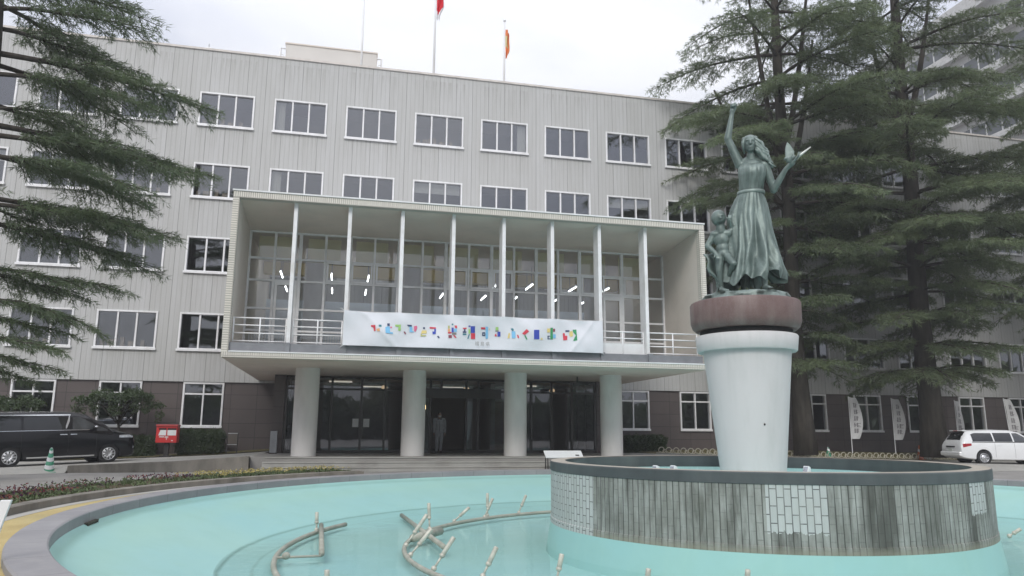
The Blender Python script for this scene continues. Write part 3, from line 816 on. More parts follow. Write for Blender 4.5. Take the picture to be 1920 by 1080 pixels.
def water_mat(k=.42):
    t = NT('shallow_water'); v = t.obj()
    tr = t.n('ShaderNodeBsdfTransparent'); tr.inputs['Color'].default_value = (.975, .99, .99, 1)
    gl = t.n('ShaderNodeBsdfGlossy'); gl.inputs['Roughness'].default_value = .03
    h = t.noise(t.obj((1, 1.6, 1)), 1.6, 4)
    t.l(t.bump(h, .25, .03), gl.inputs['Normal'])
    mx = t.n('ShaderNodeMixShader'); t.l(t.math('MULTIPLY', t.schlick(.02), k), mx.inputs[0]); t.l(tr.outputs[0], mx.inputs[1]); t.l(gl.outputs[0], mx.inputs[2])
    t.l(mx.outputs[0], t.out.inputs['Surface']); return t.mat
M['water'] = water_mat(); M['water_bright'] = water_mat(.16)
m = MB(); m.lathe([(3.7, 0), (9.56, 0)], 128); o = m.build('water', M['water']); o.location = (AX, AY, -.47); tag(o, kind='structure')

# ---------------------------------------------------------------- pipework of the fountain
M['pipe'] = plain('scaled_pipe', (.33, .33, .28), .65, .3, 0, .25, 6, dirt=((.16, .18, .14), .6), dscale=3)
M['nozzle'] = plain('weathered_nozzle', (.52, .50, .43), .5, .4, .2, .2, 8, dirt=((.22, .22, .18), .6), dscale=6)
pw = thing('fountain_pipework', 'grey supply pipes lying in rings on the pool floor', 'pipework', (AX, AY, 0))
def arc(r, a0, a1, z, n=40): return [(r*math.cos(math.radians(a0+(a1-a0)*k/n)), r*math.sin(math.radians(a0+(a1-a0)*k/n)), z) for k in range(n+1)]
m = MB(); m.tube(arc(8.66, 150, 230, -.45, 60), .045, 10); m.build('ring_pipe', M['pipe'], pw, True)
m = MB(); m.tube(arc(6.56, 70, 330, -.46, 120), .042, 10); m.build('ring_pipe', M['pipe'], pw, True)
def loc(p): return (p[0]-AX, p[1]-AY, p[2])
m = MB(); m.tube([loc((-2.6, -15.9, -.45)), loc((-2.32, -21.5, -.40))], .05, 10); m.tube([loc((-2.1, -19.4, -.40)), loc((-2.75, -20.3, -.40))], .075, 10); m.build('cross_pipe', M['pipe'], pw, True)
m = MB(); m.tube([loc((-4.47, -18.3, -.36)), loc((-4.39, -21.85, -.40))], .048, 10)
m.tube([loc((-5.1, -21.9, -.43)), loc((-4.4, -21.86, -.43))], .02, 8); m.ell(loc((-4.95, -21.88, -.41)), (.07, .06, .06)); m.build('feed_pipe', M['pipe'], pw, True)
NOZ = [((-2.93,-20.94),(-2.57,-20.97,.10)), ((-2.24,-18.70),(-2.27,-18.69,.09)), ((-2.95,-22.02),(-2.61,-22.05,-.02)), ((-2.73,-23.36),(-2.44,-23.39,.02)),
       ((-1.53,-17.47),(-1.19,-17.52,-.13)), ((-.68,-16.74),(-.49,-16.77,.0)), ((-.56,-16.5),(-.57,-16.5,.10)), ((.36,-15.94),(.54,-15.98,.0)),
       ((-2.12,-24.07),(-1.93,-24.11,-.03)), ((-1.15,-24.50),(-1.08,-24.52,-.09)), ((-4.56,-18.46),(-4.57,-18.46,-.08)), ((-4.28,-24.26),(-4.28,-24.26,-.24)),
       ((-.06,-25.09),(-.03,-25.10,-.22)), ((1.19,-25.51),(1.21,-25.53,-.20)), ((9.17,-21.93),(9.35,-22.05,-.28))]
NLAB = ['longest slanting nozzle on the crossing of the big pipes', 'upright nozzle just behind the crossing of the big pipes', 'slanting nozzle on the left curve of the inner pipe ring', 'slanting nozzle in front of the end of the cross pipe',
        'nozzle leaning far over on the back of the inner ring', 'leaning nozzle of the close pair at the back of the ring', 'thin upright nozzle of the close pair at the back of the ring', 'leaning nozzle farthest back, nearest the tiled basin',
        'large leaning nozzle left of the basin in the foreground', 'near nozzle standing close to the left side of the basin', 'dark upright nozzle at the head of the straight feed pipe', 'nozzle tip in the left foreground in front of the feed pipe',
        'nozzle tip in front of the basin, below its left half', 'nozzle tip in front of the basin, below the pedestal', 'lone nozzle lying low in the water right of the basin']
for (b, tip), lab in zip(NOZ, NLAB):
    t = thing('fountain_nozzle', lab, 'nozzle', (b[0], b[1], -.43), 0, 'nozzles of the fountain')
    e = Vector((tip[0]-b[0], tip[1]-b[1], tip[2]+.43)); L_ = e.length
    s0 = e*.42
    m = MB(); m.tube([(0, 0, 0), s0], .018, 8); m.ell((0, 0, .0), (.045, .045, .045)); m.build('stem', M['nozzle'], t, True)
    m = MB(); m.ell(s0, (.045, .045, .04)); m.tube([s0*.86, s0*.97], .032, 8); m.build('collar', M['nozzle'], t, True)
    m = MB(); m.tube([s0, s0+e*.06, e*.97, e], [.026, .036, .036, .028], 12); m.build('barrel', M['nozzle'], t, True)

# ---------------------------------------------------------------- raised basin in the middle
def drum_mat():
    t = NT('grimy_slab_tile'); tc = t.n('ShaderNodeTexCoord')
    sp = t.n('ShaderNodeSeparateXYZ'); t.l(tc.outputs['UV'], sp.inputs[0])
    cmb = t.n('ShaderNodeCombineXYZ'); t.l(sp.outputs['Y'], cmb.inputs[0]); t.l(sp.outputs['X'], cmb.inputs[1])
    br = t.n('ShaderNodeTexBrick'); br.offset = .5
    for k, v in (('Scale', 1.0), ('Brick Width', .235), ('Row Height', .098), ('Mortar Size', .0085), ('Mortar Smooth', .2)): br.inputs[k].default_value = v
    br.inputs['Color1'].default_value = (.30, .30, .27, 1); br.inputs['Color2'].default_value = (.21, .21, .185, 1); br.inputs['Mortar'].default_value = (.045, .045, .042, 1)
    t.l(cmb.outputs[0], br.inputs['Vector'])
    mp = t.n('ShaderNodeMapping'); mp.inputs['Scale'].default_value = (1, .16, 1); t.l(tc.outputs['UV'], mp.inputs['Vector'])
    st = t.ramp(t.noise(mp.outputs['Vector'], 3.2, 8, .62), .36, .66)
    st2 = t.ramp(t.noise(mp.outputs['Vector'], 9.0, 5, .6), .42, .7)
    blot = t.ramp(t.noise(tc.outputs['UV'], 1.3, 6, .6), .42, .66)
    # old tiles: grooves between the columns, each column weathered differently
    col = t.math('FLOOR', t.math('DIVIDE', t.math('ADD', sp.outputs['X'], 98.0), .098))
    wn = t.n('ShaderNodeTexWhiteNoise', noise_dimensions='1D'); t.l(col, wn.inputs['W'])
    gfr = t.math('FRACT', t.math('DIVIDE', t.math('ADD', sp.outputs['X'], 98.0), .098))
    groove = t.math('GREATER_THAN', t.math('ABSOLUTE', t.math('SUBTRACT', gfr, .5)), t.math('ADD', .36, t.math('MULTIPLY', t.noise(mp.outputs['Vector'], 6, 3), .12)))
    c = t.mix(.45, br.outputs['Color'], (.46, .475, .45))
    c = t.mix(t.math('MULTIPLY', wn.outputs['Value'], .5), c, (.26, .27, .25))
    c = t.mix(t.math('MULTIPLY', st, .80), c, (.082, .085, .074))
    c = t.mix(t.math('MULTIPLY', st2, .55), c, (.50, .52, .49))
    c = t.mix(t.math('MULTIPLY', blot, .45), c, (.10, .10, .078))
    c = t.mix(t.math('MULTIPLY', groove, .7), c, (.035, .035, .03))
    wide = t.ramp(t.noise(t.obj((1, 1, .10)), 1.5, 6, .65), .50, .60)
    c = t.mix(t.math('MULTIPLY', wide, .72), c, (.050, .050, .042))
    low = t.ramp(t.math('ADD', sp.outputs['Y'], t.math('MULTIPLY', t.noise(tc.outputs['UV'], 7, 4), .12)), .03, .12, (1, 1, 1), (0, 0, 0))
    c = t.mix(t.math('MULTIPLY', low, .55), c, (.26, .25, .19))
    # patches of newer, clean tile
    br2 = t.n('ShaderNodeTexBrick'); br2.offset = .5
    for k, v in (('Scale', 1.0), ('Brick Width', .235), ('Row Height', .098), ('Mortar Size', .0085), ('Mortar Smooth', .2)): br2.inputs[k].default_value = v
    br2.inputs['Color1'].default_value = (.52, .54, .53, 1); br2.inputs['Color2'].default_value = (.45, .47, .46, 1); br2.inputs['Mortar'].default_value = (.10, .10, .10, 1)
    t.l(cmb.outputs[0], br2.inputs['Vector'])
    u = sp.outputs['X']; vv = sp.outputs['Y']
    def span(a, b, lo=-9.0):
        q = t.math('MULTIPLY', t.math('GREATER_THAN', u, a), t.math('LESS_THAN', u, b))
        edge = t.math('ADD', lo, t.math('MULTIPLY', t.noise(mp.outputs['Vector'], 14, 3), .25))
        return t.math('MULTIPLY', q, t.math('GREATER_THAN', vv, edge))
    patch = t.math('MAXIMUM', t.math('MAXIMUM', span(PATCH[0][0], PATCH[0][1]), span(PATCH[1][0], PATCH[1][1], .10)), span(PATCH[2][0], PATCH[2][1], .30))
    c2 = t.mix(t.math('MULTIPLY', st2, .55), br2.outputs['Color'], (.40, .42, .395)); c2 = t.mix(t.math('MULTIPLY', blot, .35), c2, (.36, .37, .34))
    c = t.mix(patch, c, c2)
    t.bsdf(c, .75, .3, 0, t.bump(t.math('ADD', br.outputs['Fac'], t.math('MULTIPLY', st, .3)), -.5, .02)); return t.mat
RB = 3.86
# u runs round the drum in metres from the side facing the camera
PATCH = [(-5.6, -2.73), (.147, .98), (3.53, 4.116)]
CAM_A = math.atan2(-35.0346-AY, -4.2346-AX)
basin = thing('fountain_basin', 'raised round basin of grimy vertical tiles with a dark stone coping', 'fountain', (AX, AY, 0))
def build_basin():
    n = 192; prof = [(RB, .88), (RB, .045), (RB+.012, .04), (RB+.014, -.06)]
    m = MB(); m.lathe(prof, n, (0, 0, 0), CAM_A-math.pi, CAM_A+math.pi*.9999)
    o = m.build('tiled_wall', drum_mat(), basin)
    uv = o.data.uv_layers.new(name='UVMap')
    for p in o.data.polygons:
        for li in p.loop_indices:
            v = o.data.vertices[o.data.loops[li].vertex_index].co
            a = math.atan2(v.y, v.x)-CAM_A
            while a > math.pi: a -= 2*math.pi
            while a < -math.pi: a += 2*math.pi
            cpt = p.center; ac = math.atan2(cpt.y, cpt.x)-CAM_A
            while ac > math.pi: ac -= 2*math.pi
            while ac < -math.pi: ac += 2*math.pi
            if a-ac > 3: a -= 2*math.pi
            if a-ac < -3: a += 2*math.pi
            uv.data[li].uv = (a*RB, v.z)
    m = MB(); m.lathe([(RB+.013, -.0605), (RB+.05, -.30), (RB+.10, -.62)], 160); m.build('painted_footing', M['pool'], basin, True)
    m = MB(); m.lathe([(RB-.02, .8805), (RB+.008, .8805), (RB+.012, .885), (RB+.012, 1.035), (RB+.002, 1.048), (3.60, 1.048), (3.58, 1.03), (3.58, .60)], 192)
    m.build('coping', plain('slate_coping', (.075, .085, .088), .6, .3, 0, .25, 1.5, (1, 1, .4), .15, 50, dirt=((.13, .135, .13), .5)), basin, auto=35)
    m = MB(); m.lathe([(3.585, 1.0495), (RB, 1.0495)], 160)
    m.build('coping_top', plain('pale_coping_top', (.36, .33, .28), .7, .3, 0, .15, 2.5, dirt=((.24, .22, .19), .5)), basin)  # upper face of the coping, paler than its sides
    m = MB(); m.lathe([(.3, .80), (3.58, .80)], 128); m.build('floor', M['pool'], basin)
    m = MB(); m.lathe([(.64, .905), (3.579, .905)], 128); m.build('basin_water', M['water_bright'], basin)
build_basin()
for (x, y), lab in (((1.30, -22.40), 'left one of two small white spotlights in the raised basin'), ((1.62, -22.44), 'right one of two small white spotlights in the raised basin'), ((4.0, -22.87), 'small white spotlight in the basin in front of the pedestal')):
    t = thing('fountain_spotlight', lab, 'spotlight', (x, y, .89), .5, 'spotlights in the raised basin')
    m = MB(); m.prism([(-.07, 0), (.07, 0), (.05, .11), (-.02, .13)], 'y', -.05, .05); m.build('housing', M['white_paint'], t, bevel=.008)
    m = MB(); m.prism([(-.0705, .03), (-.074, .03), (-.03, .115), (-.026, .115)], 'y', -.04, .04); m.build('lens', M['glass'], t)

# ---------------------------------------------------------------- pedestal
ped = thing('statue_pedestal', 'white flowerpot-shaped pedestal with a brown stone disc on top', 'pedestal', (AX, AY, .9))
def build_ped():
    z = -.9
    m = MB(); m.lathe([(.60, .72+z), (.61, .9+z), (.835, 3.165+z), (.93, 3.145+z), (.945, 3.165+z), (.975, 3.43+z), (.96, 3.455+z), (.4, 3.46+z)], 96)
    t = NT('white_pedestal_paint'); v = t.obj(); vs = t.obj((1, 1, .15))
    c = t.mix(t.noise(v, 1.5, 6), (.575, .555, .555), (.62, .60, .60))
    c = t.mix(t.math('MULTIPLY', t.ramp(t.noise(vs, 5, 6, .6), .48, .75), .38), c, (.43, .435, .42))
    t.bsdf(c, .55, .4, 0, t.bump(t.noise(v, 30, 4), .12, .01))
    o = m.build('pot', t.mat, ped, auto=40)
    a = CAM_A+.36
    m = MB(); m.ell((.70*math.cos(a), .70*math.sin(a), 1.75+z), (.016, .016, .02)); m.build('bolt_hole', M['black'], ped)
    m = MB(); m.lathe([(.88, 3.461+z), (.88, 3.60+z)], 64); m.build('neck', M['black'], ped)
    m = MB(); m.lathe([(.80, 3.56+z), (.96, 3.565+z), (1.02, 3.62+z), (1.055, 3.72+z), (1.06, 4.08+z), (1.04, 4.115+z), (.3, 4.12+z)], 96)
    t = NT('brown_stone'); v = t.obj(); vs = t.obj((1, 1, .2))
    c = t.mix(t.ramp(t.noise(v, 3, 7), .3, .7), (.125, .075, .07), (.175, .115, .105))
    c = t.mix(t.math('MULTIPLY', t.ramp(t.noise(vs, 4, 7, .6), .45, .75), .55), c, (.25, .21, .20))
    sp = t.noise(v, 70, 2); c = t.mix(t.math('MULTIPLY', t.ramp(sp, .5, .7), .3), c, (.30, .24, .23))
    t.bsdf(c, .5, .4); m.build('stone_disc', t.mat, ped, auto=40)
build_ped()

# ================================================================ BRONZE STATUE
def bronze_mat():
    t = NT('verdigris_bronze'); v = t.obj(); vs = t.obj((1, 1, .18))
    a = t.ramp(t.noise(v, 3.2, 7, .6), .32, .70)
    c = t.mix(a, (.078, .110, .100), (.150, .195, .180))
    s = t.ramp(t.noise(vs, 7, 6, .6), .48, .72)
    c = t.mix(t.math('MULTIPLY', s, .6), c, (.24, .30, .28))
    d = t.ramp(t.noise(vs, 4.3, 6, .6), .55, .75)
    c = t.mix(t.math('MULTIPLY', d, .65), c, (.028, .042, .037))
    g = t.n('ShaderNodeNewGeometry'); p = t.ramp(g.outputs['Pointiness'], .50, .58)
    c = t.mix(t.math('MULTIPLY', p, .45), c, (.32, .385, .36))  # raised edges painted lighter, as highlights in the bronze colour
    t.bsdf(c, .42, .45, .25, t.bump(t.noise(v, 16, 6), .45, .015)); return t.mat
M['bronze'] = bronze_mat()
statue = thing('bronze_statue', 'green bronze statue of a woman raising one arm beside a child', 'statue', (AX, AY, 4.12), -.5325)
def Zs(p): return (p[0], p[1], p[2]-4.12)
def build_statue():
    # local axes: x to the right of the photograph, -y towards the viewer, z up (heights given above the plaza)
    def C(m, p, q, r1, r2): m.caps(Zs(p), Zs(q), r1, r2)
    def E_(m, c, r, rot=None): m.ell(Zs(c), r, 16, 12, rot)
    b = MB()
    # torso
    E_(b, (.29, 0, 6.90), (.245, .165, .24)); E_(b, (.285, .01, 6.66), (.225, .15, .28)); E_(b, (.25, .01, 6.45), (.215, .145, .16))
    E_(b, (.19, -.115, 6.83), (.105, .09, .105)); E_(b, (.41, -.115, 6.81), (.105, .09, .105))
    E_(b, (.24, .02, 6.28), (.25, .19, .22))
    C(b, (.08, .02, 7.02), (.54, .02, 6.97), .105, .10); C(b, (.29, .02, 6.98), (.285, -.01, 7.22), .105, .082)
    C(b, (.12, .03, 7.07), (.27, .03, 7.13), .09, .08); C(b, (.46, .03, 7.03), (.30, .03, 7.12), .09, .08)
    # raised right arm
    C(b, (.06, .02, 7.04), (-.15, -.04, 7.60), .105, .072); C(b, (-.15, -.04, 7.60), (-.045, -.06, 8.12), .078, .046)
    C(b, (-.045, -.06, 8.12), (-.03, -.065, 8.20), .044, .055)
    E_(b, (-.015, -.065, 8.245), (.062, .05, .075))
    for k, (dx, dy) in enumerate(((-.04, -.05), (-.013, -.06), (.015, -.06), (.04, -.05))):
        C(b, (-.015+dx, -.06+dy*.4, 8.27), (-.015+dx*1.05, -.075+dy, 8.325-.008*abs(k-1)), .021, .018)
        C(b, (-.015+dx*1.05, -.075+dy, 8.325-.008*abs(k-1)), (-.01+dx*.9, -.085+dy*1.1, 8.265), .018, .015)
    C(b, (.03, -.09, 8.22), (.055, -.13, 8.30), .021, .016); C(b, (.055, -.13, 8.30), (.035, -.14, 8.345), .016, .013)
    # left arm, forearm lifted, palm up
    C(b, (.555, .02, 6.96), (.69, .03, 6.45), .092, .072); C(b, (.69, .03, 6.44), (.94, -.12, 6.81), .078, .046)
    C(b, (.94, -.12, 6.81), (1.06, -.17, 6.90), .042, .058)
    E_(b, (1.04, -.17, 6.90), (.085, .06, .035), Matrix.Rotation(-.65, 3, 'Y'))
    for k, (p, q, r_) in enumerate((((1.10, -.22, 6.93), (1.17, -.25, 7.02), (1.19, -.25, 7.09)), ((1.115, -.185, 6.94), (1.195, -.20, 7.03), (1.225, -.19, 7.105)),
                                    ((1.11, -.15, 6.95), (1.19, -.15, 7.03), (1.22, -.14, 7.095)), ((1.095, -.12, 6.95), (1.165, -.105, 7.01), (1.195, -.10, 7.06)))):
        C(b, p, q, .022, .019); C(b, q, r_, .019, .014)
    C(b, (1.02, -.225, 6.92), (1.05, -.275, 6.99), .022, .018); C(b, (1.05, -.275, 6.99), (1.07, -.29, 7.055), .017, .013)
    # head
    hc = (.285, -.03, 7.44)
    E_(b, hc, (.128, .152, .185)); E_(b, (.285, -.075, 7.36), (.098, .105, .125)); E_(b, (.285, -.135, 7.285), (.05, .045, .04))
    E_(b, (.286, -.155, 7.485), (.098, .035, .022)); C(b, (.287, -.165, 7.475), (.288, -.205, 7.40), .016, .026)
    E_(b, (.287, -.172, 7.338), (.042, .022, .011)); E_(b, (.287, -.168, 7.318), (.036, .022, .011))
    E_(b, (.235, -.135, 7.40), (.038, .035, .04)); E_(b, (.338, -.135, 7.40), (.038, .035, .04))
    E_(b, (.243, -.157, 7.452), (.024, .012, .011)); E_(b, (.330, -.157, 7.452), (.024, .012, .011))
    # feet and ankles under the hem
    C(b, (.40, -.28, 4.75), (.405, -.29, 4.42), .085, .056); C(b, (.405, -.30, 4.37), (.46, -.50, 4.335), .058, .045)
    C(b, (.46, -.50, 4.335), (.475, -.58, 4.32), .045, .03)
    for k in range(5): C(b, (.44+k*.018, -.56, 4.325), (.45+k*.02, -.62+.012*k, 4.318), .014, .012)
    C(b, (.14, .02, 6.2), (.30, -.16, 5.30), .13, .09); C(b, (.30, -.16, 5.30), (.40, -.28, 4.75), .09, .08); C(b, (.34, .02, 6.2), (.14, .10, 5.30), .13, .09); C(b, (.14, .10, 5.30), (.02, .22, 4.75), .09, .07)
    C(b, (.02, .22, 4.75), (.0, .25, 4.45), .075, .052); C(b, (.0, .24, 4.42), (.02, .02, 4.33), .055, .04)
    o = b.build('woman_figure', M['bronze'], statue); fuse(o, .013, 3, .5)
    # blouse with a low neckline and the belt
    def ring(m, rows, n=96, cap=False):
        vs = []; 
        for (cx, cy, z, ax_, ay_, fn) in rows:
            for j in range(n):
                a = 2*math.pi*j/n; k = fn(a) if fn else 1
                dz_ = 0
                if isinstance(k, tuple): k, dz_ = k
                vs.append((cx+ax_*k*math.cos(a), cy+ay_*k*math.sin(a), z+dz_-4.12))
        fs = []
        for i in range(len(rows)-1):
            for j in range(n): fs.append((i*n+j, i*n+(j+1) % n, (i+1)*n+(j+1) % n, (i+1)*n+j))
        if cap: fs.append(tuple(range(n))); fs.append(tuple((len(rows)-1)*n+j for j in range(n)))
        m.add(vs, fs)
    m = MB(); f1 = lambda a: 1+.018*math.sin(17*a)+.012*math.sin(29*a+1)
    rows = [(.245, .0, 6.38, .245, .17, f1), (.25, 0, 6.46, .235, .165, f1), (.27, -.01, 6.60, .245, .175, f1), (.29, -.03, 6.74, .262, .205, f1), (.295, -.035, 6.84, .275, .215, f1),
            (.295, -.015, 6.93, .272, .19, f1), (.295, .0, 6.99, .255, .155, None), (.295, .0, 6.985, .235, .135, None)]
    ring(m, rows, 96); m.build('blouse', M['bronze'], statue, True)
    m = MB(); rows = [(.245, 0, 6.36, .26, .185, None), (.245, 0, 6.37, .275, .20, None), (.247, 0, 6.43, .272, .197, None), (.247, 0, 6.44, .245, .175, None)]
    ring(m, rows, 64); m.build('belt', M['bronze'], statue, True)
    # skirt with folds sweeping down to the left and a flaring hem
    def fold(t):
        def f(a):
            s = .30*(1-t)*math.pi
            w = t**.85
            k = 1+w*(.125*math.sin(8*a+5.5*t+.4)+.085*math.sin(13*a+3.5*t+1.1)+.05*math.sin(21*a-2*t+1.7))+.012*math.sin(31*a)*(1-w)
            k += w*.10*(1-2*abs(math.sin(5.5*a+4.2*t))**.55)
            k += .05*math.exp(-((a-5.25)/.35)**2)*math.sin(math.pi*min(t*1.3, 1))          # forward knee
            return k
        return f
    prof = [(6.40, -.0, .48), (6.28, -.075, .515), (6.12, -.145, .55), (5.87, -.235, .585), (5.54, -.255, .63), (5.20, -.29, .69), (4.92, -.37, .765), (4.70, -.44, .82), (4.56, -.48, .79)]
    m = MB(); rows = []
    fine = []
    for i in range(len(prof)-1):
        for k in range(4):
            u = k/4; fine.append(tuple(prof[i][q]*(1-u)+prof[i+1][q]*u for q in range(3)))
    fine.append(prof[-1])
    for z, xl, xr in fine:
        t = (6.40-z)/1.84; cx = (xl+xr)/2; hw = (xr-xl)/2
        ff = fold(t)
        def fn(a, ff=ff, t=t):
            hem = t**4*(.075*math.sin(7*a+.8)+.05*math.sin(13*a)+.06*math.cos(a))
            return (ff(a), hem)
        rows.append((cx, .01+.03*t, z, hw, .19+.30*t**.9, fn))
    ring(m, rows, 192)
    last = rows[-1]; ring(m, [last, (last[0], last[1], 4.62, last[3]*.86, last[4]*.86, last[5]), (last[0], last[1], 4.9, last[3]*.4, last[4]*.4, None)], 192)
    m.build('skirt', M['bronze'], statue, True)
    # drapery trailing back to the left behind the child, touching the base
    m = MB(); nu, nv = 26, 20; V = []; 
    for j in range(nv+1):
        v = j/nv
        for i in range(nu+1):
            u = i/nu
            x = .15-.55*u*(.25+.75*v)-.05*v; z = 5.9-1.42*v+.10*math.sin(u*7)*v
            y = .16+.25*v+.06*math.sin(u*15+v*3)*v
            V.append((x, y, z-4.12))
    F = [(j*(nu+1)+i, j*(nu+1)+i+1, (j+1)*(nu+1)+i+1, (j+1)*(nu+1)+i) for j in range(nv) for i in range(nu)]
    m.add(V, F); d = m.build('trailing_drape', M['bronze'], statue, True)
    so = d.modifiers.new('thick', 'SOLIDIFY'); so.thickness = .03
    m = MB(); m.tube([Zs((.02, .16, 4.30)), Zs((.02, .15, 4.75))], .018, 8); m.tube([Zs((-.13, .2, 4.30)), Zs((-.12, .18, 4.75))], .022, 8); m.build('support_rod', M['bronze'], statue, True)
    # hair: cap and locks blown to the right
    m = MB(); E_(m, (.285, .02, 7.485), (.168, .16, .172)); E_(m, (.38, .03, 7.42), (.115, .13, .16)); E_(m, (.45, .05, 7.30), (.10, .10, .13))
    rnd = random.Random(4)
    for k in range(30):
        a = (k % 15)/14; z0 = 7.55-.25*a; y0 = -.06+.16*rnd.random()
        pts = [(.37+.03*rnd.random(), y0, z0), (.45+.05*rnd.random(), y0+.02, z0-.11), (.52+.05*a+.04*rnd.random(), y0+.04, z0-.22-.05*a), (.60+.10*a+.05*rnd.random(), y0+.06, z0-.30-.10*a)]
        q = []
        for i in range(10):
            u = i/9*3; j = min(int(u), 2); f = u-j; pp = [pts[j][e]*(1-f)+pts[j+1][e]*f for e in range(3)]; wv = .022*math.sin(i*1.7+k*2.1)*(i/9)
            q.append((pp[0]+wv, pp[1]-.05*(k > 14)+wv, pp[2]+wv*.7))
        m.tube([Zs(p) for p in q], [.028, .036, .040, .040, .038, .036, .032, .026, .018, .006], 7)
    for k in range(9):
        a = -.9+k*.22; pts = [(.285+.13*math.sin(a), -.10+.02*abs(a), 7.58-.02*abs(a)), (.285+.155*math.sin(a*1.15), .0, 7.635-.05*abs(a)), (.285+.15*math.sin(a*1.1), .12, 7.56)]
        m.tube([Zs(p) for p in pts], [.018, .026, .02], 6)
    for k in range(4): m.tube([Zs((.17-.01*k, -.07+.05*k, 7.56)), Zs((.145, -.05+.05*k, 7.44)), Zs((.165, -.02+.05*k, 7.30))], [.03, .035, .015], 6)
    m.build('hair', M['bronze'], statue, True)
    # bird resting on the palm
    m = MB(); E_(m, (1.04, -.18, 6.98), (.11, .055, .055), Matrix.Rotation(-.6, 3, 'Y')); E_(m, (.95, -.20, 6.99), (.04, .038, .04)); C(m, (.92, -.205, 6.985), (.885, -.21, 6.975), .014, .004)
    o = m.build('bird', M['bronze'], statue); fuse(o, .012, 2)
    m = MB(); out = [(.955, 6.93), (.935, 7.06), (.945, 7.22), (.99, 7.35), (1.055, 7.26), (1.115, 7.13), (1.10, 7.02), (1.03, 6.94)]
    m.prism([(x, z-4.12) for x, z in out], 'y', -.20, -.165); m.build('wing', M['bronze'], statue, bevel=.012)
    m = MB(); m.tube([Zs((1.12, -.19, 6.97)), Zs((1.24, -.19, 7.06)), Zs((1.42, -.19, 7.19))], [.022, .026, .012], 8)
    m.build('tail', plain('pale_tail_bronze', (.62, .64, .60), .4, .5, .2, .1, 8), statue, True)  # tail paler than the rest of the bronze
    # child
    c = MB()
    E_(c, (-.405, -.20, 5.84), (.140, .145, .165)); E_(c, (-.39, -.255, 5.79), (.09, .08, .085)); C(c, (-.37, -.33, 5.83), (-.365, -.35, 5.80), .014, .02)
    E_(c, (-.375, -.315, 5.86), (.07, .03, .016)); E_(c, (-.365, -.32, 5.755), (.03, .018, .009)); E_(c, (-.52, -.18, 5.83), (.018, .03, .04))
    C(c, (-.385, -.18, 5.72), (-.375, -.17, 5.55), .078, .10)
    E_(c, (-.37, -.17, 5.40), (.145, .11, .16)); E_(c, (-.36, -.17, 5.22), (.125, .10, .15)); E_(c, (-.35, -.17, 5.10), (.135, .11, .12))
    C(c, (-.50, -.17, 5.51), (-.25, -.17, 5.51), .085, .085)
    C(c, (-.50, -.17, 5.50), (-.625, -.20, 5.28), .075, .06); C(c, (-.625, -.20, 5.28), (-.49, -.32, 5.10), .06, .042)
    C(c, (-.49, -.32, 5.10), (-.455, -.35, 5.03), .04, .038)
    for k in range(4): C(c, (-.46+.018*k-.02, -.36, 5.04), (-.445+.016*k-.02, -.385, 4.97), .014, .012)
    C(c, (-.50, -.35, 5.05), (-.515, -.375, 5.0), .014, .011)
    C(c, (-.24, -.17, 5.50), (-.165, -.16, 5.62), .06, .05); C(c, (-.165, -.16, 5.62), (-.20, -.26, 5.76), .046, .034); E_(c, (-.205, -.27, 5.79), (.035, .03, .045))
    for k in range(4): C(c, (-.225+.016*k, -.29, 5.80), (-.225+.016*k, -.27, 5.86), .013, .011)
    C(c, (-.24, -.27, 5.77), (-.262, -.29, 5.82), .013, .01)
    C(c, (-.41, -.18, 5.06), (-.435, -.22, 4.78), .095, .068); C(c, (-.435, -.22, 4.78), (-.415, -.16, 4.44), .068, .044)
    C(c, (-.415, -.17, 4.40), (-.33, -.36, 4.335), .05, .04); C(c, (-.33, -.36, 4.335), (-.29, -.42, 4.325), .04, .025)
    C(c, (-.29, -.18, 5.06), (-.175, -.36, 4.86), .092, .066); C(c, (-.175, -.36, 4.86), (-.30, -.10, 4.60), .064, .042); C(c, (-.30, -.10, 4.60), (-.24, -.18, 4.50), .042, .03)
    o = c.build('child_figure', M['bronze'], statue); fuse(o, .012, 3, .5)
    cc = Vector((-.37, -.20, .19)); o.data.transform(Matrix.Translation(cc) @ Matrix.Diagonal((1.08, 1.06, 1.02, 1)) @ Matrix.Translation(-cc))
    m = MB(); nu, nv = 14, 18; V = []
    for j in range(nv+1):
        v = j/nv
        for i in range(nu+1):
            u = i/nu
            x = -.30-.43*u*(1-.42*v)+.05*math.sin(v*9)*u; z = 5.17-.62*v+.0*u-.02*u
            V.append((x, -.06+.05*math.sin(u*10+v*4)-.10*u*(1-v), z-4.12))
    F = [(j*(nu+1)+i, j*(nu+1)+i+1, (j+1)*(nu+1)+i+1, (j+1)*(nu+1)+i) for j in range(nv) for i in range(nu)]
    m.add(V, F); d = m.build('child_cloak', M['bronze'], statue, True); so = d.modifiers.new('thick', 'SOLIDIFY'); so.thickness = .03
    # rocky bronze plinth
    m = MB(); n = 80; rnd = random.Random(9); rows = []
    def rk(s): 
        ph = [rnd.uniform(0, 6.28) for _ in range(6)]
        return lambda a: 1+.03*math.sin(5*a+ph[0])+.03*math.sin(9*a+ph[1])+.02*math.sin(17*a+ph[2])
    for z, s in ((4.121, 1.0), (4.15, 1.03), (4.21, 1.0), (4.26, .98), (4.295, .93), (4.305, .6), (4.30, .02)): rows.append((.03, 0, z, .83*s, .66*s, rk(s)))
    ring(m, rows, n); m.build('rock_base', M['bronze'], statue, auto=50)
build_statue()

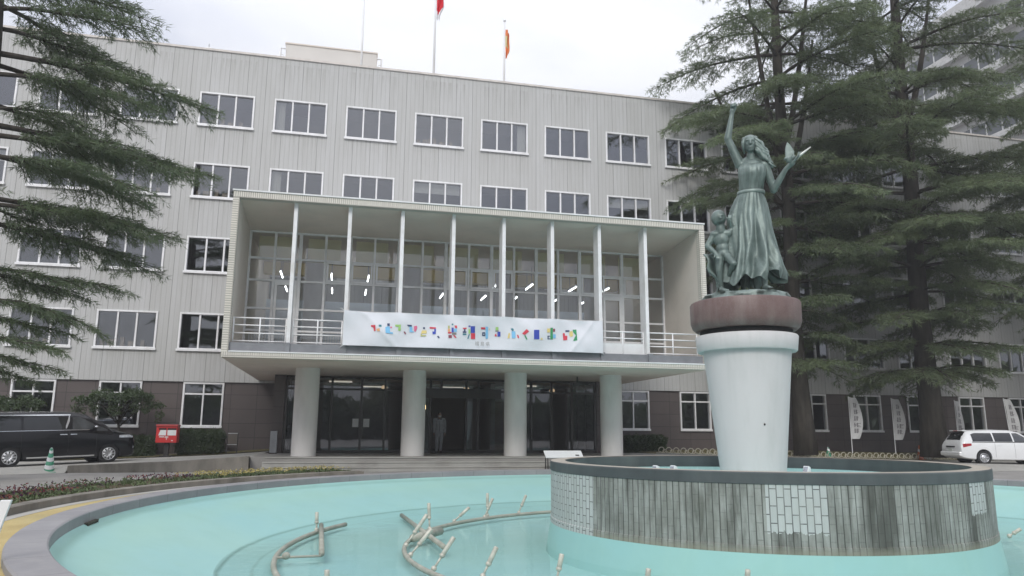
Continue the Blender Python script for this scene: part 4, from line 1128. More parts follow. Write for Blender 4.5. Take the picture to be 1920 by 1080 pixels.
# ================================================================ BANNER
PAL = dict(red=(.62, .07, .10), orange=(.78, .42, .22), teal=(.06, .22, .27), navy=(.05, .07, .15), sky=(.22, .50, .75), pink=(.68, .16, .27), lime=(.36, .60, .20),
           maroon=(.26, .08, .11), yellow=(.72, .58, .24), olive=(.45, .45, .17), blue=(.06, .09, .42), grey=(.24, .23, .22), green=(.06, .30, .13))
PM = {k: plain('print_'+k, v, .7, .2, 0, .05) for k, v in PAL.items()}
GLYPHS = [
  [('red',[(0.0984,0.606),(0.114,0.612),(0.1158,0.435),(0.1102,0.433),(0.1069,0.538),(0.0988,0.562)]),('orange',[(0.1175,0.489),(0.1295,0.519),(0.1315,0.431),(0.1225,0.428)]),('teal',[(0.1262,0.625),(0.1363,0.629),(0.1369,0.566),(0.1268,0.563)])],
  [('navy',[(0.1572,0.672),(0.1662,0.675),(0.167,0.595),(0.158,0.592)]),('sky',[(0.1505,0.553),(0.1581,0.584),(0.1671,0.577),(0.1686,0.417),(0.1788,0.412),(0.1792,0.364),(0.1521,0.385)]),('pink',[(0.1683,0.577),(0.175,0.58),(0.1754,0.535),(0.1687,0.533)])],
  [('lime',[(0.1858,0.637),(0.2073,0.645),(0.2077,0.466),(0.1987,0.463),(0.198,0.534),(0.2011,0.571),(0.1874,0.584)])],
  [('maroon',[(0.2181,0.443),(0.2237,0.453),(0.2288,0.384),(0.2244,0.364)])],
  [('navy',[(0.2299,0.653),(0.2481,0.659),(0.2485,0.609),(0.2349,0.604)]),('sky',[(0.2395,0.602),(0.2497,0.606),(0.2519,0.472),(0.2569,0.474),(0.2571,0.447),(0.2408,0.441)]),('pink',[(0.2564,0.626),(0.2676,0.648),(0.2693,0.577),(0.2634,0.467),(0.2576,0.474)])],
  [('navy',[(0.2908,0.611),(0.2977,0.613),(0.2981,0.559),(0.2913,0.557)]),('yellow',[(0.2859,0.51),(0.3041,0.525),(0.3048,0.427),(0.2843,0.415)]),('olive',[(0.2821,0.409),(0.2866,0.41),(0.2869,0.376),(0.3029,0.372),(0.3032,0.34),(0.2827,0.334)])],
  [('red',[(0.3149,0.628),(0.3392,0.619),(0.3394,0.577),(0.3164,0.575)]),('blue',[(0.3326,0.569),(0.3395,0.572),(0.3383,0.411),(0.3268,0.407),(0.3262,0.497),(0.3331,0.49)])],
  [('navy',[(0.3433,0.35),(0.349,0.361),(0.354,0.299),(0.3483,0.289)])],
  [('olive',[(0.384,0.671),(0.3898,0.673),(0.3904,0.587),(0.3846,0.585)]),('teal',[(0.3976,0.73),(0.4035,0.732),(0.4037,0.686),(0.3979,0.684)]),('red',[(0.4073,0.679),(0.4178,0.682),(0.4182,0.606),(0.4125,0.593)]),('orange',[(0.3834,0.58),(0.3916,0.582),(0.3921,0.492),(0.384,0.489)]),('blue',[(0.3972,0.612),(0.4049,0.614),(0.4057,0.473),(0.3981,0.471)]),('sky',[(0.406,0.584),(0.4172,0.588),(0.4177,0.492),(0.4066,0.488)]),('red',[(0.3841,0.48),(0.3973,0.485),(0.3975,0.44),(0.3843,0.435)]),('grey',[(0.3993,0.464),(0.4155,0.469),(0.4159,0.404),(0.3996,0.399)]),('maroon',[(0.3858,0.391),(0.3985,0.395),(0.3991,0.305),(0.3863,0.301)]),('red',[(0.4032,0.387),(0.409,0.395),(0.4175,0.32),(0.4118,0.309)])],
  [('red',[(0.4403,0.626),(0.4544,0.631),(0.4546,0.595),(0.4405,0.59)]),('navy',[(0.4441,0.586),(0.4499,0.588),(0.4502,0.526),(0.4444,0.524)]),('navy',[(0.4398,0.517),(0.4538,0.522),(0.454,0.48),(0.44,0.476)]),('teal',[(0.4401,0.454),(0.4541,0.458),(0.4544,0.413),(0.4404,0.409)]),('lime',[(0.4616,0.588),(0.4687,0.591),(0.4694,0.46),(0.4623,0.458)]),('teal',[(0.4584,0.306),(0.4636,0.443),(0.4671,0.445),(0.4631,0.308)]),('blue',[(0.4611,0.697),(0.4686,0.7),(0.4688,0.664),(0.4613,0.661)]),('blue',[(0.4696,0.682),(0.4859,0.688),(0.4868,0.488),(0.4706,0.482)]),('red',[(0.4716,0.475),(0.4881,0.481),(0.4889,0.307),(0.4725,0.302)])],
  [('red',[(0.5097,0.659),(0.5263,0.665),(0.5265,0.607),(0.51,0.601)]),('sky',[(0.5276,0.684),(0.5369,0.687),(0.5383,0.341),(0.5301,0.32),(0.5288,0.41)]),('navy',[(0.5151,0.515),(0.5269,0.519),(0.5274,0.41),(0.5156,0.406),(0.5155,0.439),(0.5244,0.442),(0.5242,0.487),(0.5195,0.486),(0.5197,0.444),(0.5154,0.442)]),('yellow',[(0.5407,0.633),(0.5449,0.635),(0.5451,0.598),(0.5408,0.597)])],
  [('lime',[(0.5667,0.679),(0.5774,0.683),(0.5777,0.591),(0.567,0.587)]),('grey',[(0.5659,0.578),(0.579,0.582),(0.5791,0.551),(0.566,0.547)]),('blue',[(0.5743,0.542),(0.5858,0.546),(0.5863,0.402),(0.5749,0.398)]),('red',[(0.564,0.449),(0.5697,0.497),(0.5725,0.406),(0.5653,0.404)])],
  [('teal',[(0.6254,0.653),(0.6338,0.669),(0.6375,0.639),(0.6365,0.58),(0.6317,0.582)]),('yellow',[(0.6132,0.356),(0.6175,0.513),(0.6235,0.505),(0.6204,0.349)]),('sky',[(0.6293,0.57),(0.6437,0.575),(0.6443,0.366),(0.6299,0.361)]),('red',[(0.65,0.468),(0.6548,0.47),(0.6586,0.379),(0.6527,0.368)])],
  [('red',[(0.6692,0.511),(0.687,0.656),(0.6968,0.585),(0.6801,0.473)]),('green',[(0.6777,0.455),(0.6826,0.466),(0.6913,0.344),(0.6865,0.333)])],
  [('blue',[(0.7162,0.638),(0.7381,0.645),(0.7385,0.359),(0.7166,0.352)]),('yellow',[(0.7445,0.398),(0.7518,0.4),(0.7519,0.345),(0.7446,0.343)])],
  [('yellow',[(0.7698,0.693),(0.7821,0.698),(0.7822,0.577),(0.7699,0.573)]),('green',[(0.7833,0.717),(0.7936,0.72),(0.7939,0.367),(0.7836,0.364)]),('maroon',[(0.7944,0.692),(0.803,0.695),(0.8031,0.602),(0.7944,0.599)]),('sky',[(0.7945,0.525),(0.8055,0.529),(0.8056,0.408),(0.7946,0.405)]),('navy',[(0.772,0.471),(0.7828,0.475),(0.7828,0.453),(0.7762,0.45),(0.7762,0.395),(0.7828,0.397),(0.7828,0.373),(0.7721,0.37)])],
  [('red',[(0.8351,0.576),(0.8438,0.578),(0.8437,0.504),(0.8536,0.498),(0.8524,0.367),(0.8363,0.353)]),('navy',[(0.8462,0.673),(0.8626,0.678),(0.8626,0.631),(0.8462,0.626)]),('yellow',[(0.8636,0.641),(0.875,0.664),(0.8772,0.506),(0.866,0.465),(0.8611,0.538)]),('green',[(0.876,0.701),(0.8922,0.716),(0.892,0.371),(0.8758,0.347),(0.8834,0.47),(0.8884,0.528),(0.8785,0.618)])]]

def build_banner():
    X0, X1, ZB, ZT, Y = -4.21, 4.40, 4.21, 5.315, BY-.06
    ban = thing('banner', 'long white cloth banner with multicoloured block lettering tied across the hall balcony', 'banner', (0, Y, 0))
    def disp(u, v):
        d = .040*math.sin(u*9+v*3)*(.3+v)+.034*math.sin(u*23-v*4)+.012*math.sin(u*67+v*9)*(.2+v*v)+.035*math.exp(-((u-.07-.12*(1-v))/.012)**2)*(1 if v < .95 else .3)
        d += .03*math.exp(-((u-.965+.10*(1-v))/.010)**2)+.016*math.sin(u*41+v*7)*v*v
        return -d
    def P(u, v, o=0):
        sag = -.02*math.sin(math.pi*((u*5) % 1))*v
        return (X0+(X1-X0)*u, disp(u, v)-o, ZB+(ZT-ZB)*v+sag)
    m = MB(); nu, nv = 170, 18
    m.add([P(i/nu, j/nv) for j in range(nv+1) for i in range(nu+1)], [(j*(nu+1)+i, j*(nu+1)+i+1, (j+1)*(nu+1)+i+1, (j+1)*(nu+1)+i) for j in range(nv) for i in range(nu)])
    m.build('cloth', plain('banner_cloth', (.68, .69, .73), .85, .1, 0, .03, 2), ban, True)
    for g in GLYPHS:
        names = []; 
        for c, _ in g:
            if c not in names: names.append(c)
        m = MB()
        for c, poly in g:
            m.mi = names.index(c)
            m.add([P(u, v, .016) for u, v in poly], [tuple(range(len(poly)))])
        o = m.build('lettering', [PM[c] for c in names], ban)
    # small grey credit line below
    cu = bpy.data.curves.new('credit_line', 'FONT'); cu.body = '\u798f\u5cf6\u770c'; cu.size = .15; cu.space_character = 1.35; cu.align_x = 'CENTER'
    o = bpy.data.objects.new('credit_line', cu); COL.objects.link(o)
    dg = bpy.context.evaluated_depsgraph_get(); me = bpy.data.meshes.new_from_object(o.evaluated_get(dg)); bpy.data.objects.remove(o)
    o = bpy.data.objects.new('credit_line', me); COL.objects.link(o); o.parent = ban; me.materials.clear(); me.materials.append(PM['grey'])
    o.rotation_euler = (math.pi/2, 0, 0); o.location = (X0+(X1-X0)*.515, -.06, 4.33)
    r = MB()
    for u in (0.0, 1.0): r.tube([P(u, 1, .0), (X0+(X1-X0)*u+(.12 if u else -.12), .3, 5.42)], .012, 6)
    for u in (0.0, 1.0): r.tube([P(u, 0, .0), (X0+(X1-X0)*u+(.12 if u else -.12), .3, 4.12)], .012, 6)
    r.build('tie_rope', M['white_paint'], ban)
build_banner()

# ================================================================ CARS
M['car_black'] = plain('black_car_paint', (.006, .006, .008), .14, .35, 0, .1, 2); M['car_white'] = plain('white_car_paint', (.78, .79, .80), .2, .5, 0, .02, 2)
for k in ('car_black', 'car_white'):
    b = [n for n in M[k].node_tree.nodes if n.type == 'BSDF_PRINCIPLED'][0]; b.inputs['Coat Weight'].default_value = .25; b.inputs['Coat Roughness'].default_value = .04
M['car_glass'] = plain('car_glass', (.012, .014, .015), .04, .7, 0, .2, 2)
M['car_glass_clear'] = plain('car_glass_clear', (.05, .055, .06), .05, .8, 0, .5, 3)
M['chrome'] = plain('chrome_trim', (.72, .73, .75), .18, .5, .95, .03)
M['alloy'] = plain('alloy_rim', (.62, .63, .65), .3, .5, .8, .05)
M['tyre'] = plain('tyre_rubber', (.022, .022, .023), .8, .3, 0, .2, 8)
M['tail_red'] = plain('tail_lamp_red', (.36, .012, .02), .15, .6, 0, .3, 8)
M['lamp_clear'] = plain('head_lamp_clear', (.62, .65, .70), .12, .7, .3, .25, 10)

class Car:
    """stations along x: (x, zbottom, zbelt, ztop, half width, half width at the roof)"""
    def __init__(s, st): s.st = st
    def at(s, x):
        st = s.st
        if x <= st[0][0]: return st[0]
        for a, b in zip(st[:-1], st[1:]):
            if x <= b[0]:
                u = (x-a[0])/(b[0]-a[0]); u = u*u*(3-2*u)*.5+u*.5
                return tuple(p+(q-p)*u for p, q in zip(a, b))
        return st[-1]
    def ring(s, x):
        _, zb, ze, zt, w_, wt = s.at(x); h = ze-zb; g = max(zt-ze, .005)
        return [(0, zb), (w_*.86, zb), (w_*.965, zb+.05*h), (w_*.985, zb+.18*h), (w_, zb+.45*h), (w_, zb+.62*h), (w_*.985, zb+.86*h), (w_*.965, ze),
                (w_*.965+(wt-w_*.965)*.30, ze+g*.36), (w_*.965+(wt-w_*.965)*.66, ze+g*.70), (wt, ze+g*.90), (wt*.90, ze+g*.975), (wt*.66, zt+.004), (0, zt+.02*min(1, g*3))]
    def side(s, x, z):
        r = s.ring(x)
        for (y0, z0), (y1, z1) in zip(r[1:10], r[2:11]):
            if z0 <= z <= z1 and z1 > z0: return y0+(y1-y0)*(z-z0)/(z1-z0)
        return r[10][0]
    def body(s, mat_, parent, arches, n=64, ar=.37):
        x0, x1 = s.st[0][0], s.st[-1][0]
        xs = {x0+(x1-x0)*k/n for k in range(n+1)} | {q[0] for q in s.st}
        for q in arches:
            xs = {x for x in xs if abs(abs(x-q)-ar) > .02}
            xs |= {q+ar*math.cos(math.pi*k/24) for k in range(25)} | {q-ar-.004, q+ar+.004}
        xs = sorted(xs)
        V = []; F = []; rl = None
        for x in xs:
            r = s.ring(x)
            for q in arches:                       # wheel arches: the flank starts at the arch line, with a well behind it
                if abs(x-q) <= ar+1e-6:
                    za = .335+math.sqrt(max(0, ar*ar-(x-q)**2))
                    zb = r[0][1]; za = max(za, zb+.001)
                    out = [(s.side(x, max(z, za)), max(z, za)) if i < 8 else (y, z) for i, (y, z) in enumerate(r)]
                    r = [(0, zb), (.58, zb), (.58, za)]+out[3:]
            full = [(x, y, z) for y, z in r]+[(x, -y, z) for y, z in reversed(r[1:-1])]; rl = len(full); V += full
        for i in range(len(xs)-1):
            for j in range(rl): F.append((i*rl+j, i*rl+(j+1) % rl, (i+1)*rl+(j+1) % rl, (i+1)*rl+j))
        F.append(tuple(range(rl))); F.append(tuple((len(xs)-1)*rl+j for j in range(rl)))
        m = MB(); m.add(V, F); o = m.build('body', mat_, parent, True, auto=32)
        well = MB()
        for q in arches:
            for sg in (-1, 1): well.tube([(q, sg*.575, .335), (q, sg*.72, .335)], ar-.004, 28)
        well.build('wheel_well', M['black'], parent)
        return o
    def patch(s, name, mat_, parent, lo, hi, x0, x1, off=.006, nx=14, nz=6, sides=(-1, 1)):
        """a pane or trim following the flank between the curves lo(x) and hi(x)"""
        for sg in sides:
            m = MB(); V = []
            for i in range(nx+1):
                x = x0+(x1-x0)*i/nx; a, b = lo(x), hi(x)
                for j in range(nz+1):
                    z = a+(b-a)*j/nz; V.append((x, sg*(s.side(x, z)+off), z))
            F = [(i*(nz+1)+j, (i+1)*(nz+1)+j, (i+1)*(nz+1)+j+1, i*(nz+1)+j+1) for i in range(nx) for j in range(nz)]
            m.add(V, F); m.build(name, mat_, parent, True)
    def screen(s, name, mat_, parent, x0, x1, fy=.86, off=.008):
        m = MB(); n = 12; V = []
        for i in range(n+1):
            x = x0+(x1-x0)*i/n; st = s.at(x); wt = st[5]; zt = st[3]
            for j in range(9):
                q = -fy+2*fy*j/8; V.append((x, wt*q, zt+off+.012-.10*max(0, abs(q)-.62)))
        m.add(V, [(i*9+j, (i+1)*9+j, (i+1)*9+j+1, i*9+j+1) for i in range(n) for j in range(8)])
        return m.build(name, mat_, parent, True)
def wheel(parent, x, y, r, kind, spokes=10):
    sg = 1 if y > 0 else -1; W_ = .215
    t = MB(); n = 40
    prof = [(r*.60, -W_/2), (r*.93, -W_/2), (r*.985, -W_/2+.02), (r, -W_/2+.05), (r, W_/2-.05), (r*.985, W_/2-.02), (r*.93, W_/2), (r*.66, W_/2-.004), (r*.60, W_/2-.02)]
    V = []
    for rr, yy in prof:
        for j in range(n): a = 2*math.pi*j/n; V.append((rr*math.cos(a), sg*yy, rr*math.sin(a)))
    t.add(V, [(i*n+j, i*n+(j+1) % n, (i+1)*n+(j+1) % n, (i+1)*n+j) for i in range(len(prof)-1) for j in range(n)])
    w_ = t.build('wheel', M['tyre'], parent, True); w_.location = (x, y, r)
    d = MB(); yo = sg*(W_/2-.035)
    V = []; 
    for rr, yy in ((r*.0, W_/2-.05), (r*.60, W_/2-.05), (r*.625, W_/2-.06)):
        for j in range(n): a = 2*math.pi*j/n; V.append((rr*math.cos(a), sg*yy, rr*math.sin(a)))
    d.add(V, [(i*n+j, i*n+(j+1) % n, (i+1)*n+(j+1) % n, (i+1)*n+j) for i in range(2) for j in range(n)])
    d.build('brake_disc', M['black'] if kind == 'alloy' else M['alloy'], w_)
    m = MB(); 
    V = []
    for rr, yy in ((r*.585, W_/2-.02), (r*.60, W_/2+.004), (r*.64, W_/2+.004), (r*.655, W_/2-.01)):
        for j in range(n): a = 2*math.pi*j/n; V.append((rr*math.cos(a), sg*yy, rr*math.sin(a)))
    m.add(V, [(i*n+j, i*n+(j+1) % n, (i+1)*n+(j+1) % n, (i+1)*n+j) for i in range(3) for j in range(n)])
    if kind == 'alloy':
        for k in range(spokes):
            for da in (-.10, .10):
                a = 2*math.pi*k/spokes+da; b = 2*math.pi*k/spokes+da*.35
                m.tube([(r*.12*math.cos(b), sg*(W_/2-.012), r*.12*math.sin(b)), (r*.60*math.cos(a), sg*(W_/2-.016), r*.60*math.sin(a))], [.024, .019], 5)
        m.ell((0, sg*(W_/2-.012), 0), (r*.16, .02, r*.16))
    else:
        m.ell((0, sg*(W_/2-.045), 0), (r*.44, .045, r*.44)); m.ell((0, sg*(W_/2-.01), 0), (r*.17, .03, r*.17))
        for k in range(8):
            a = 2*math.pi*k/8; m.ell((r*.50*math.cos(a), sg*(W_/2-.035), r*.50*math.sin(a)), (.03, .008, .03), 8, 6)
    m.build('rim', M['alloy'], w_, True)

def black_van():
    c = Car([(-2.47, .46, 1.00, 1.06, .82, .74), (-2.43, .30, 1.14, 1.52, .89, .74), (-2.36, .26, 1.18, 1.80, .905, .73), (-2.15, .24, 1.20, 1.88, .92, .72), (-1.4, .20, 1.22, 1.905, .925, .72), (0, .20, 1.22, 1.905, .925, .72),
             (.45, .20, 1.22, 1.885, .925, .715), (.80, .20, 1.21, 1.80, .925, .70), (1.25, .20, 1.18, 1.56, .925, .71), (1.70, .20, 1.14, 1.26, .92, .74), (1.85, .20, 1.12, 1.185, .915, .75), (2.20, .22, 1.06, 1.10, .90, .74), (2.38, .25, .98, 1.01, .86, .72), (2.46, .30, .80, .82, .76, .66)])
    t = thing('minivan', 'black minivan with chrome trim parked on the driveway left of the entrance', 'minivan', (-13.90, -5.62, .355), math.radians(33))
    t.rotation_euler = (0, -math.radians(1.6), math.radians(33))
    c.body(M['car_black'], t, (-1.43, 1.57), ar=.365)
    L_ = lambda z: (lambda x: z)
    c.patch('rear_quarter_glass', M['car_glass'], t, L_(1.27), lambda x: 1.72-.08*max(0, -1.9-x), -2.15, -1.18)
    c.patch('sliding_door_glass', M['car_glass'], t, L_(1.27), L_(1.72), -1.10, .20)
    c.patch('front_door_glass', M['car_glass_clear'], t, L_(1.265), lambda x: min(1.72, 1.70-(x-.62)*.60) if x > .62 else 1.70, .36, 1.06)
    c.patch('quarter_light', M['car_glass_clear'], t, lambda x: 1.20-.02*(x-1.1), lambda x: 1.43-(x-1.1)*.52, 1.12, 1.50)
    c.patch('roof_trim', M['chrome'], t, L_(1.765), L_(1.805), -2.1, .30, .012, 14, 1)
    c.patch('pillar_trim', M['chrome'], t, lambda x: 1.30+max(0, (x-.18)*3.0), lambda x: 1.30+(x-.14)*3.6+.06, .15, .27, .012, 5, 2)
    c.patch('waist_trim', M['chrome'], t, L_(1.235), L_(1.25), -2.1, 1.02, .008, 20, 1)
    c.patch('sill_trim', M['chrome'], t, L_(.285), L_(.335), -.95, 1.10, .014, 14, 1)
    c.patch('door_handle', M['chrome'], t, L_(1.075), L_(1.105), -.02, .20, .03, 3, 1); c.patch('door_handle', M['chrome'], t, L_(1.075), L_(1.105), .30, .50, .03, 3, 1)
    for x in (-1.14, .25): c.patch('door_seam', M['black'], t, L_(.36), L_(1.22), x, x+.012, .003, 1, 8)
    c.patch('door_seam', M['black'], t, L_(.36), L_(1.2), 1.13, 1.142, .003, 1, 8)
    c.patch('headlight', M['lamp_clear'], t, lambda x: .93-.03*(x-1.9), lambda x: 1.015+.03*math.sin((x-1.85)*4)-.12*(x-1.85)*.4, 1.88, 2.36, .008, 8, 3)
    c.patch('fog_lamp', M['lamp_clear'], t, L_(.52), L_(.60), 2.37, 2.43, .006, 2, 2)
    c.screen('windscreen', M['car_glass_clear'], t, .84, 1.68)
    g = MB()
    for k in range(6): g.box(2.43, 2.475, -.55, .55, .50+k*.075, .53+k*.075)
    g.box(2.42, 2.47, -.60, -.56, .45, .95); g.box(2.42, 2.47, .56, .60, .45, .95); g.build('grille', M['chrome'], t)
    for sg in (-1, 1):
        m = MB(); m.ell((1.02, sg*1.04, 1.31), (.075, .115, .095)); m.tube([(1.06, sg*.90, 1.24), (1.03, sg*1.0, 1.27)], .03); mo = m.build('mirror', M['car_black'], t, True)
        k = MB(); k.ell((1.04, sg*1.055, 1.345), (.07, .11, .045)); k.build('mirror_cap', M['chrome'], mo, True)
        for x in (-1.43, 1.57): wheel(t, x, sg*.80, .335, 'alloy')
    c.patch('tail_lamp', M['tail_red'], t, L_(1.0), L_(1.5), -2.42, -2.28, .006, 3, 4)
    t.scale = (1, 1, .95)
    for k in t.children:
        if k.name.startswith('wheel') and 'well' not in k.name: k.scale = (1, 1, 1/.95); k.location.z /= .95
black_van()

def white_wagon():
    c = Car([(-2.20, .42, .66, .70, .74, .68), (-2.17, .34, .80, .86, .80, .70), (-2.10, .30, .90, 1.00, .82, .66), (-1.98, .27, .95, 1.20, .835, .61), (-1.80, .24, .97, 1.41, .84, .57), (-1.60, .22, .98, 1.47, .845, .56), (-.6, .20, .97, 1.50, .85, .57), (.1, .20, .95, 1.485, .85, .57),
             (.45, .20, .94, 1.41, .85, .57), (.95, .20, .91, 1.12, .85, .60), (1.20, .20, .88, .945, .845, .64), (1.7, .20, .82, .86, .83, .66), (2.05, .24, .74, .77, .79, .64), (2.18, .32, .60, .62, .68, .56)])
    t = thing('station_wagon', 'white station wagon with a black waist line parked on the road at the right edge', 'car', (24.55, -7.0, .285), math.radians(-15))
    c.body(M['car_white'], t, (-1.25, 1.30), ar=.335)
    L_ = lambda z: (lambda x: z)
    c.patch('rear_side_glass', M['car_glass'], t, L_(1.0), lambda x: min(1.36, 1.34+(x+1.55)*.35), -1.66, -.78)
    c.patch('rear_door_glass', M['car_glass'], t, L_(.995), L_(1.37), -.72, .05)
    c.patch('front_door_glass', M['car_glass_clear'], t, L_(.985), lambda x: 1.36-max(0, x-.35)*.62, .11, .86)
    c.patch('waist_trim', M['black'], t, L_(.955), L_(.985), -1.7, .9, .006, 12, 1)
    c.patch('tail_lamp', M['tail_red'], t, lambda x: .74+.22*(x+2.1), lambda x: .90+.03*(x+2.1), -2.10, -1.74, .008, 6, 3)
    c.patch('door_seam', M['black'], t, L_(.34), L_(.94), -.75, -.742, .003, 1, 6); c.patch('door_seam', M['black'], t, L_(.30), L_(.94), .08, .088, .003, 1, 6)
    c.patch('door_handle', M['car_white'], t, L_(.83), L_(.86), -.68, -.50, .025, 3, 1)
    c.patch('headlight', M['lamp_clear'], t, L_(.60), L_(.74), 1.85, 2.1, .006, 5, 3)
    c.screen('tailgate_glass', M['car_glass'], t, -2.07, -1.80, .88); c.screen('windscreen', M['car_glass_clear'], t, .50, 1.08)
    b = MB(); b.box(-1.92, -1.72, -.52, .52, 1.425, 1.475); sp = b.build('roof_spoiler', M['car_white'], t, bevel=.02)
    b = MB(); b.box(-1.935, -1.922, -.16, .16, 1.435, 1.462); b.build('brake_lamp', M['tail_red'], sp)
    b = MB(); b.box(-2.225, -2.17, -.33, .33, .735, .79); b.build('tailgate_handle', M['black'], t)
    b = MB(); b.box(-2.222, -2.19, -.165, .165, .53, .69); b.build('number_plate', plain('plate_green_white', (.55, .58, .55), .5, .3, 0, .2, 14), t)
    b = MB(); b.box(-2.27, -2.08, -.80, .80, .36, .55); b.build('rear_bumper', M['car_white'], t, bevel=.05)
    for sg in (-1, 1):
        m = MB(); m.ell((.78, sg*.95, 1.02), (.06, .10, .07)); m.build('mirror', M['car_white'], t, True)
        for x in (-1.25, 1.30): wheel(t, x, sg*.735, .305, 'cap')
white_wagon()

# ================================================================ STREET FURNITURE
def cone(loc, label, body, stripes, h=.70, tip=True):
    t = thing('traffic_cone', label, 'cone', loc, .3, 'traffic cones around the plaza')
    m = MB(); m.box(-.19, .19, -.19, .19, 0, .03); m.build('base', body, t, bevel=.015)
    m = MB(); m.lathe([(.15, .03), (.035, h)], 24, cap1=True); o = m.build('cone_body', body, t, True)
    for z0, z1 in stripes:
        r = lambda z: .15+(.035-.15)*(z-.03)/(h-.03)+.004
        m = MB(); n = 24; V = []
        for zz, q in ((z0, 0), (z1, 1)):
            for j in range(n): a = 2*math.pi*j/n; z = zz*h+.05*math.sin(a); V.append((r(z)*math.cos(a), r(z)*math.sin(a), z))
        m.add(V, [(j, (j+1) % n, n+(j+1) % n, n+j) for j in range(n)]); m.build('stripe', M['white_paint'], o, True)
    return t
cg = plain('green_plastic', (.06, .28, .17), .45, .4, 0, .08); co = plain('orange_plastic', (.62, .17, .06), .45, .4, 0, .08); cw = plain('white_plastic', (.66, .67, .66), .45, .4, 0, .05)
cone((-12.75, -9.15, G+.02), 'green and white striped cone at the corner of the driveway by the minivan', cg, [(.20, .36), (.52, .68), (.86, .97)], .72)
cone((23.75, -3.05, dz(23.7)), 'orange cone with a white band left of a white cone by the scroll edging', co, [(.55, .75)])
cone((24.3, -2.95, dz(24.2)), 'plain white cone right of the orange cone by the scroll edging', cw, [])
cone((18.75, -2.9, dz(18.7)), 'small green cone with a pale tip by the scroll edging', cg, [(.75, .97)], .50)
cone((9.35, -9.75, .60-.27), 'white cone half hidden behind the foot of the pedestal', cw, [], .68)

def post_box():
    t = thing('post_box', 'red square post box on a dark stand with two white panels', 'post box', (-11.0, -1.62, .50), 0)
    red = plain('post_red', (.55, .035, .035), .35, .5, 0, .06, 3)
    pr = [(-.40, .55), (.40, .55), (.40, 1.21), (.36, 1.25), (-.36, 1.25), (-.40, 1.21)]
    m = MB(); m.prism(pr, 'y', -.25, .25); b = m.build('box', red, t, bevel=.02)
    m = MB(); m.box(-.42, .42, -.30, .27, 1.20, 1.275); m.build('lid', plain('post_red_lid', (.42, .05, .05), .4, .4), t, bevel=.02)
    m = MB(); m.box(-.30, -.02, -.258, -.252, 1.06, 1.13); m.box(.03, .36, -.258, -.252, 1.06, 1.13); m.build('slot', M['black'], b)
    m = MB(); m.prism([(-.31, .84), (-.02, .84), (-.02, 1.055), (-.24, 1.055)], 'y', -.262, -.254); m.box(.03, .36, -.262, -.254, .84, 1.055); m.build('label_panel', M['white_paint'], b)
    m = MB(); m.box(-.27, -.08, -.258, -.254, .765, .80); m.box(.19, .26, -.258, -.254, .62, .65); m.build('sticker', M['white_paint'], b)
    m = MB(); m.box(-.06, .08, -.258, -.254, .785, .805); m.box(-.06, .08, -.258, -.254, .745, .765); m.box(0, .02, -.258, -.254, .665, .7445); m.build('postal_mark', M['white_paint'], b)
    m = MB(); m.box(-.09, .09, -.09, .09, .0, .55); m.box(-.22, .22, -.18, .18, -.02, .04); m.build('stand', plain('stand_dark', (.03, .028, .028), .5, .4), t, bevel=.01)
post_box()
def signstand():
    t = thing('display_stand', 'small dark metal stand with pale edges by the granite wall', 'stand', (-8.45, -1.9, .62), 0)
    m = MB()
    for x in (-.2, .2): m.tube([(x, -.05, 0), (x, .1, .82)], .022)
    m.tube([(-.2, .1, .82), (.2, .1, .82)], .022); m.build('frame', M['bronze_frame'], t)
    m = MB(); m.box(-.18, .18, .04, .065, .38, .78); m.build('board', plain('board_brown', (.13, .11, .09), .5), t)
    m = MB(); m.box(-.19, .19, .0, .03, .35, .372); m.box(-.19, .19, .05, .08, .80, .83); m.build('edge_strip', M['steel'], t)
    u = thing('ashtray_stand', 'pale upright metal box beside the entrance glazing', 'stand', (-6.6, -4.6, FLO), 0)  # upright metal box holding an ash tray
    m = MB(); m.box(-.13, .13, -.13, .13, .03, .85); m.build('cabinet', plain('grey_metal_box', (.34, .35, .37), .35, .5, .4), u, bevel=.01)
    m = MB(); m.box(-.15, .15, -.15, .15, 0, .03); m.build('base', M['black'], u)
    m = MB(); m.box(-.10, .10, -.1, .1, .851, .87); m.build('ash_tray', M['black'], u)
    b = thing('sloping_board', 'white sloping board on short legs beside the basin at the end of the steps', 'board', (3.45, -9.55, G), 0)
    m = MB(); m.prism([(-.30, .44), (.02, .665), (.02, .695), (-.32, .465)], 'x', -.68, .68); m.build('panel', M['white_paint'], b, bevel=.006)
    m = MB()
    for x in (-.6, .6): m.tube([(x, .05, 0), (x, 0, .66)], .022); m.tube([(x, -.3, 0), (x, -.26, .46)], .022)
    m.build('leg', M['bronze_frame'], b)
    m = MB(); m.cbox(.47, -.22, .545, .12, .08, .03); m.build('bracket', M['bronze_frame'], b)
    w_ = thing('white_post', 'white flat leaning post at the left edge by the yellow path', 'post', (-7.42, -26.62, G), 0)
    m = MB(); m.prism([(-.10, 0), (-.035, 0), (.125, .66), (.03, .66)], 'y', -.02, .02); m.build('board', M['white_paint'], w_, bevel=.004)
    m = MB(); m.box(-.14, .02, -.08, .08, 0, .02); m.build('foot', M['steel'], w_)
signstand()

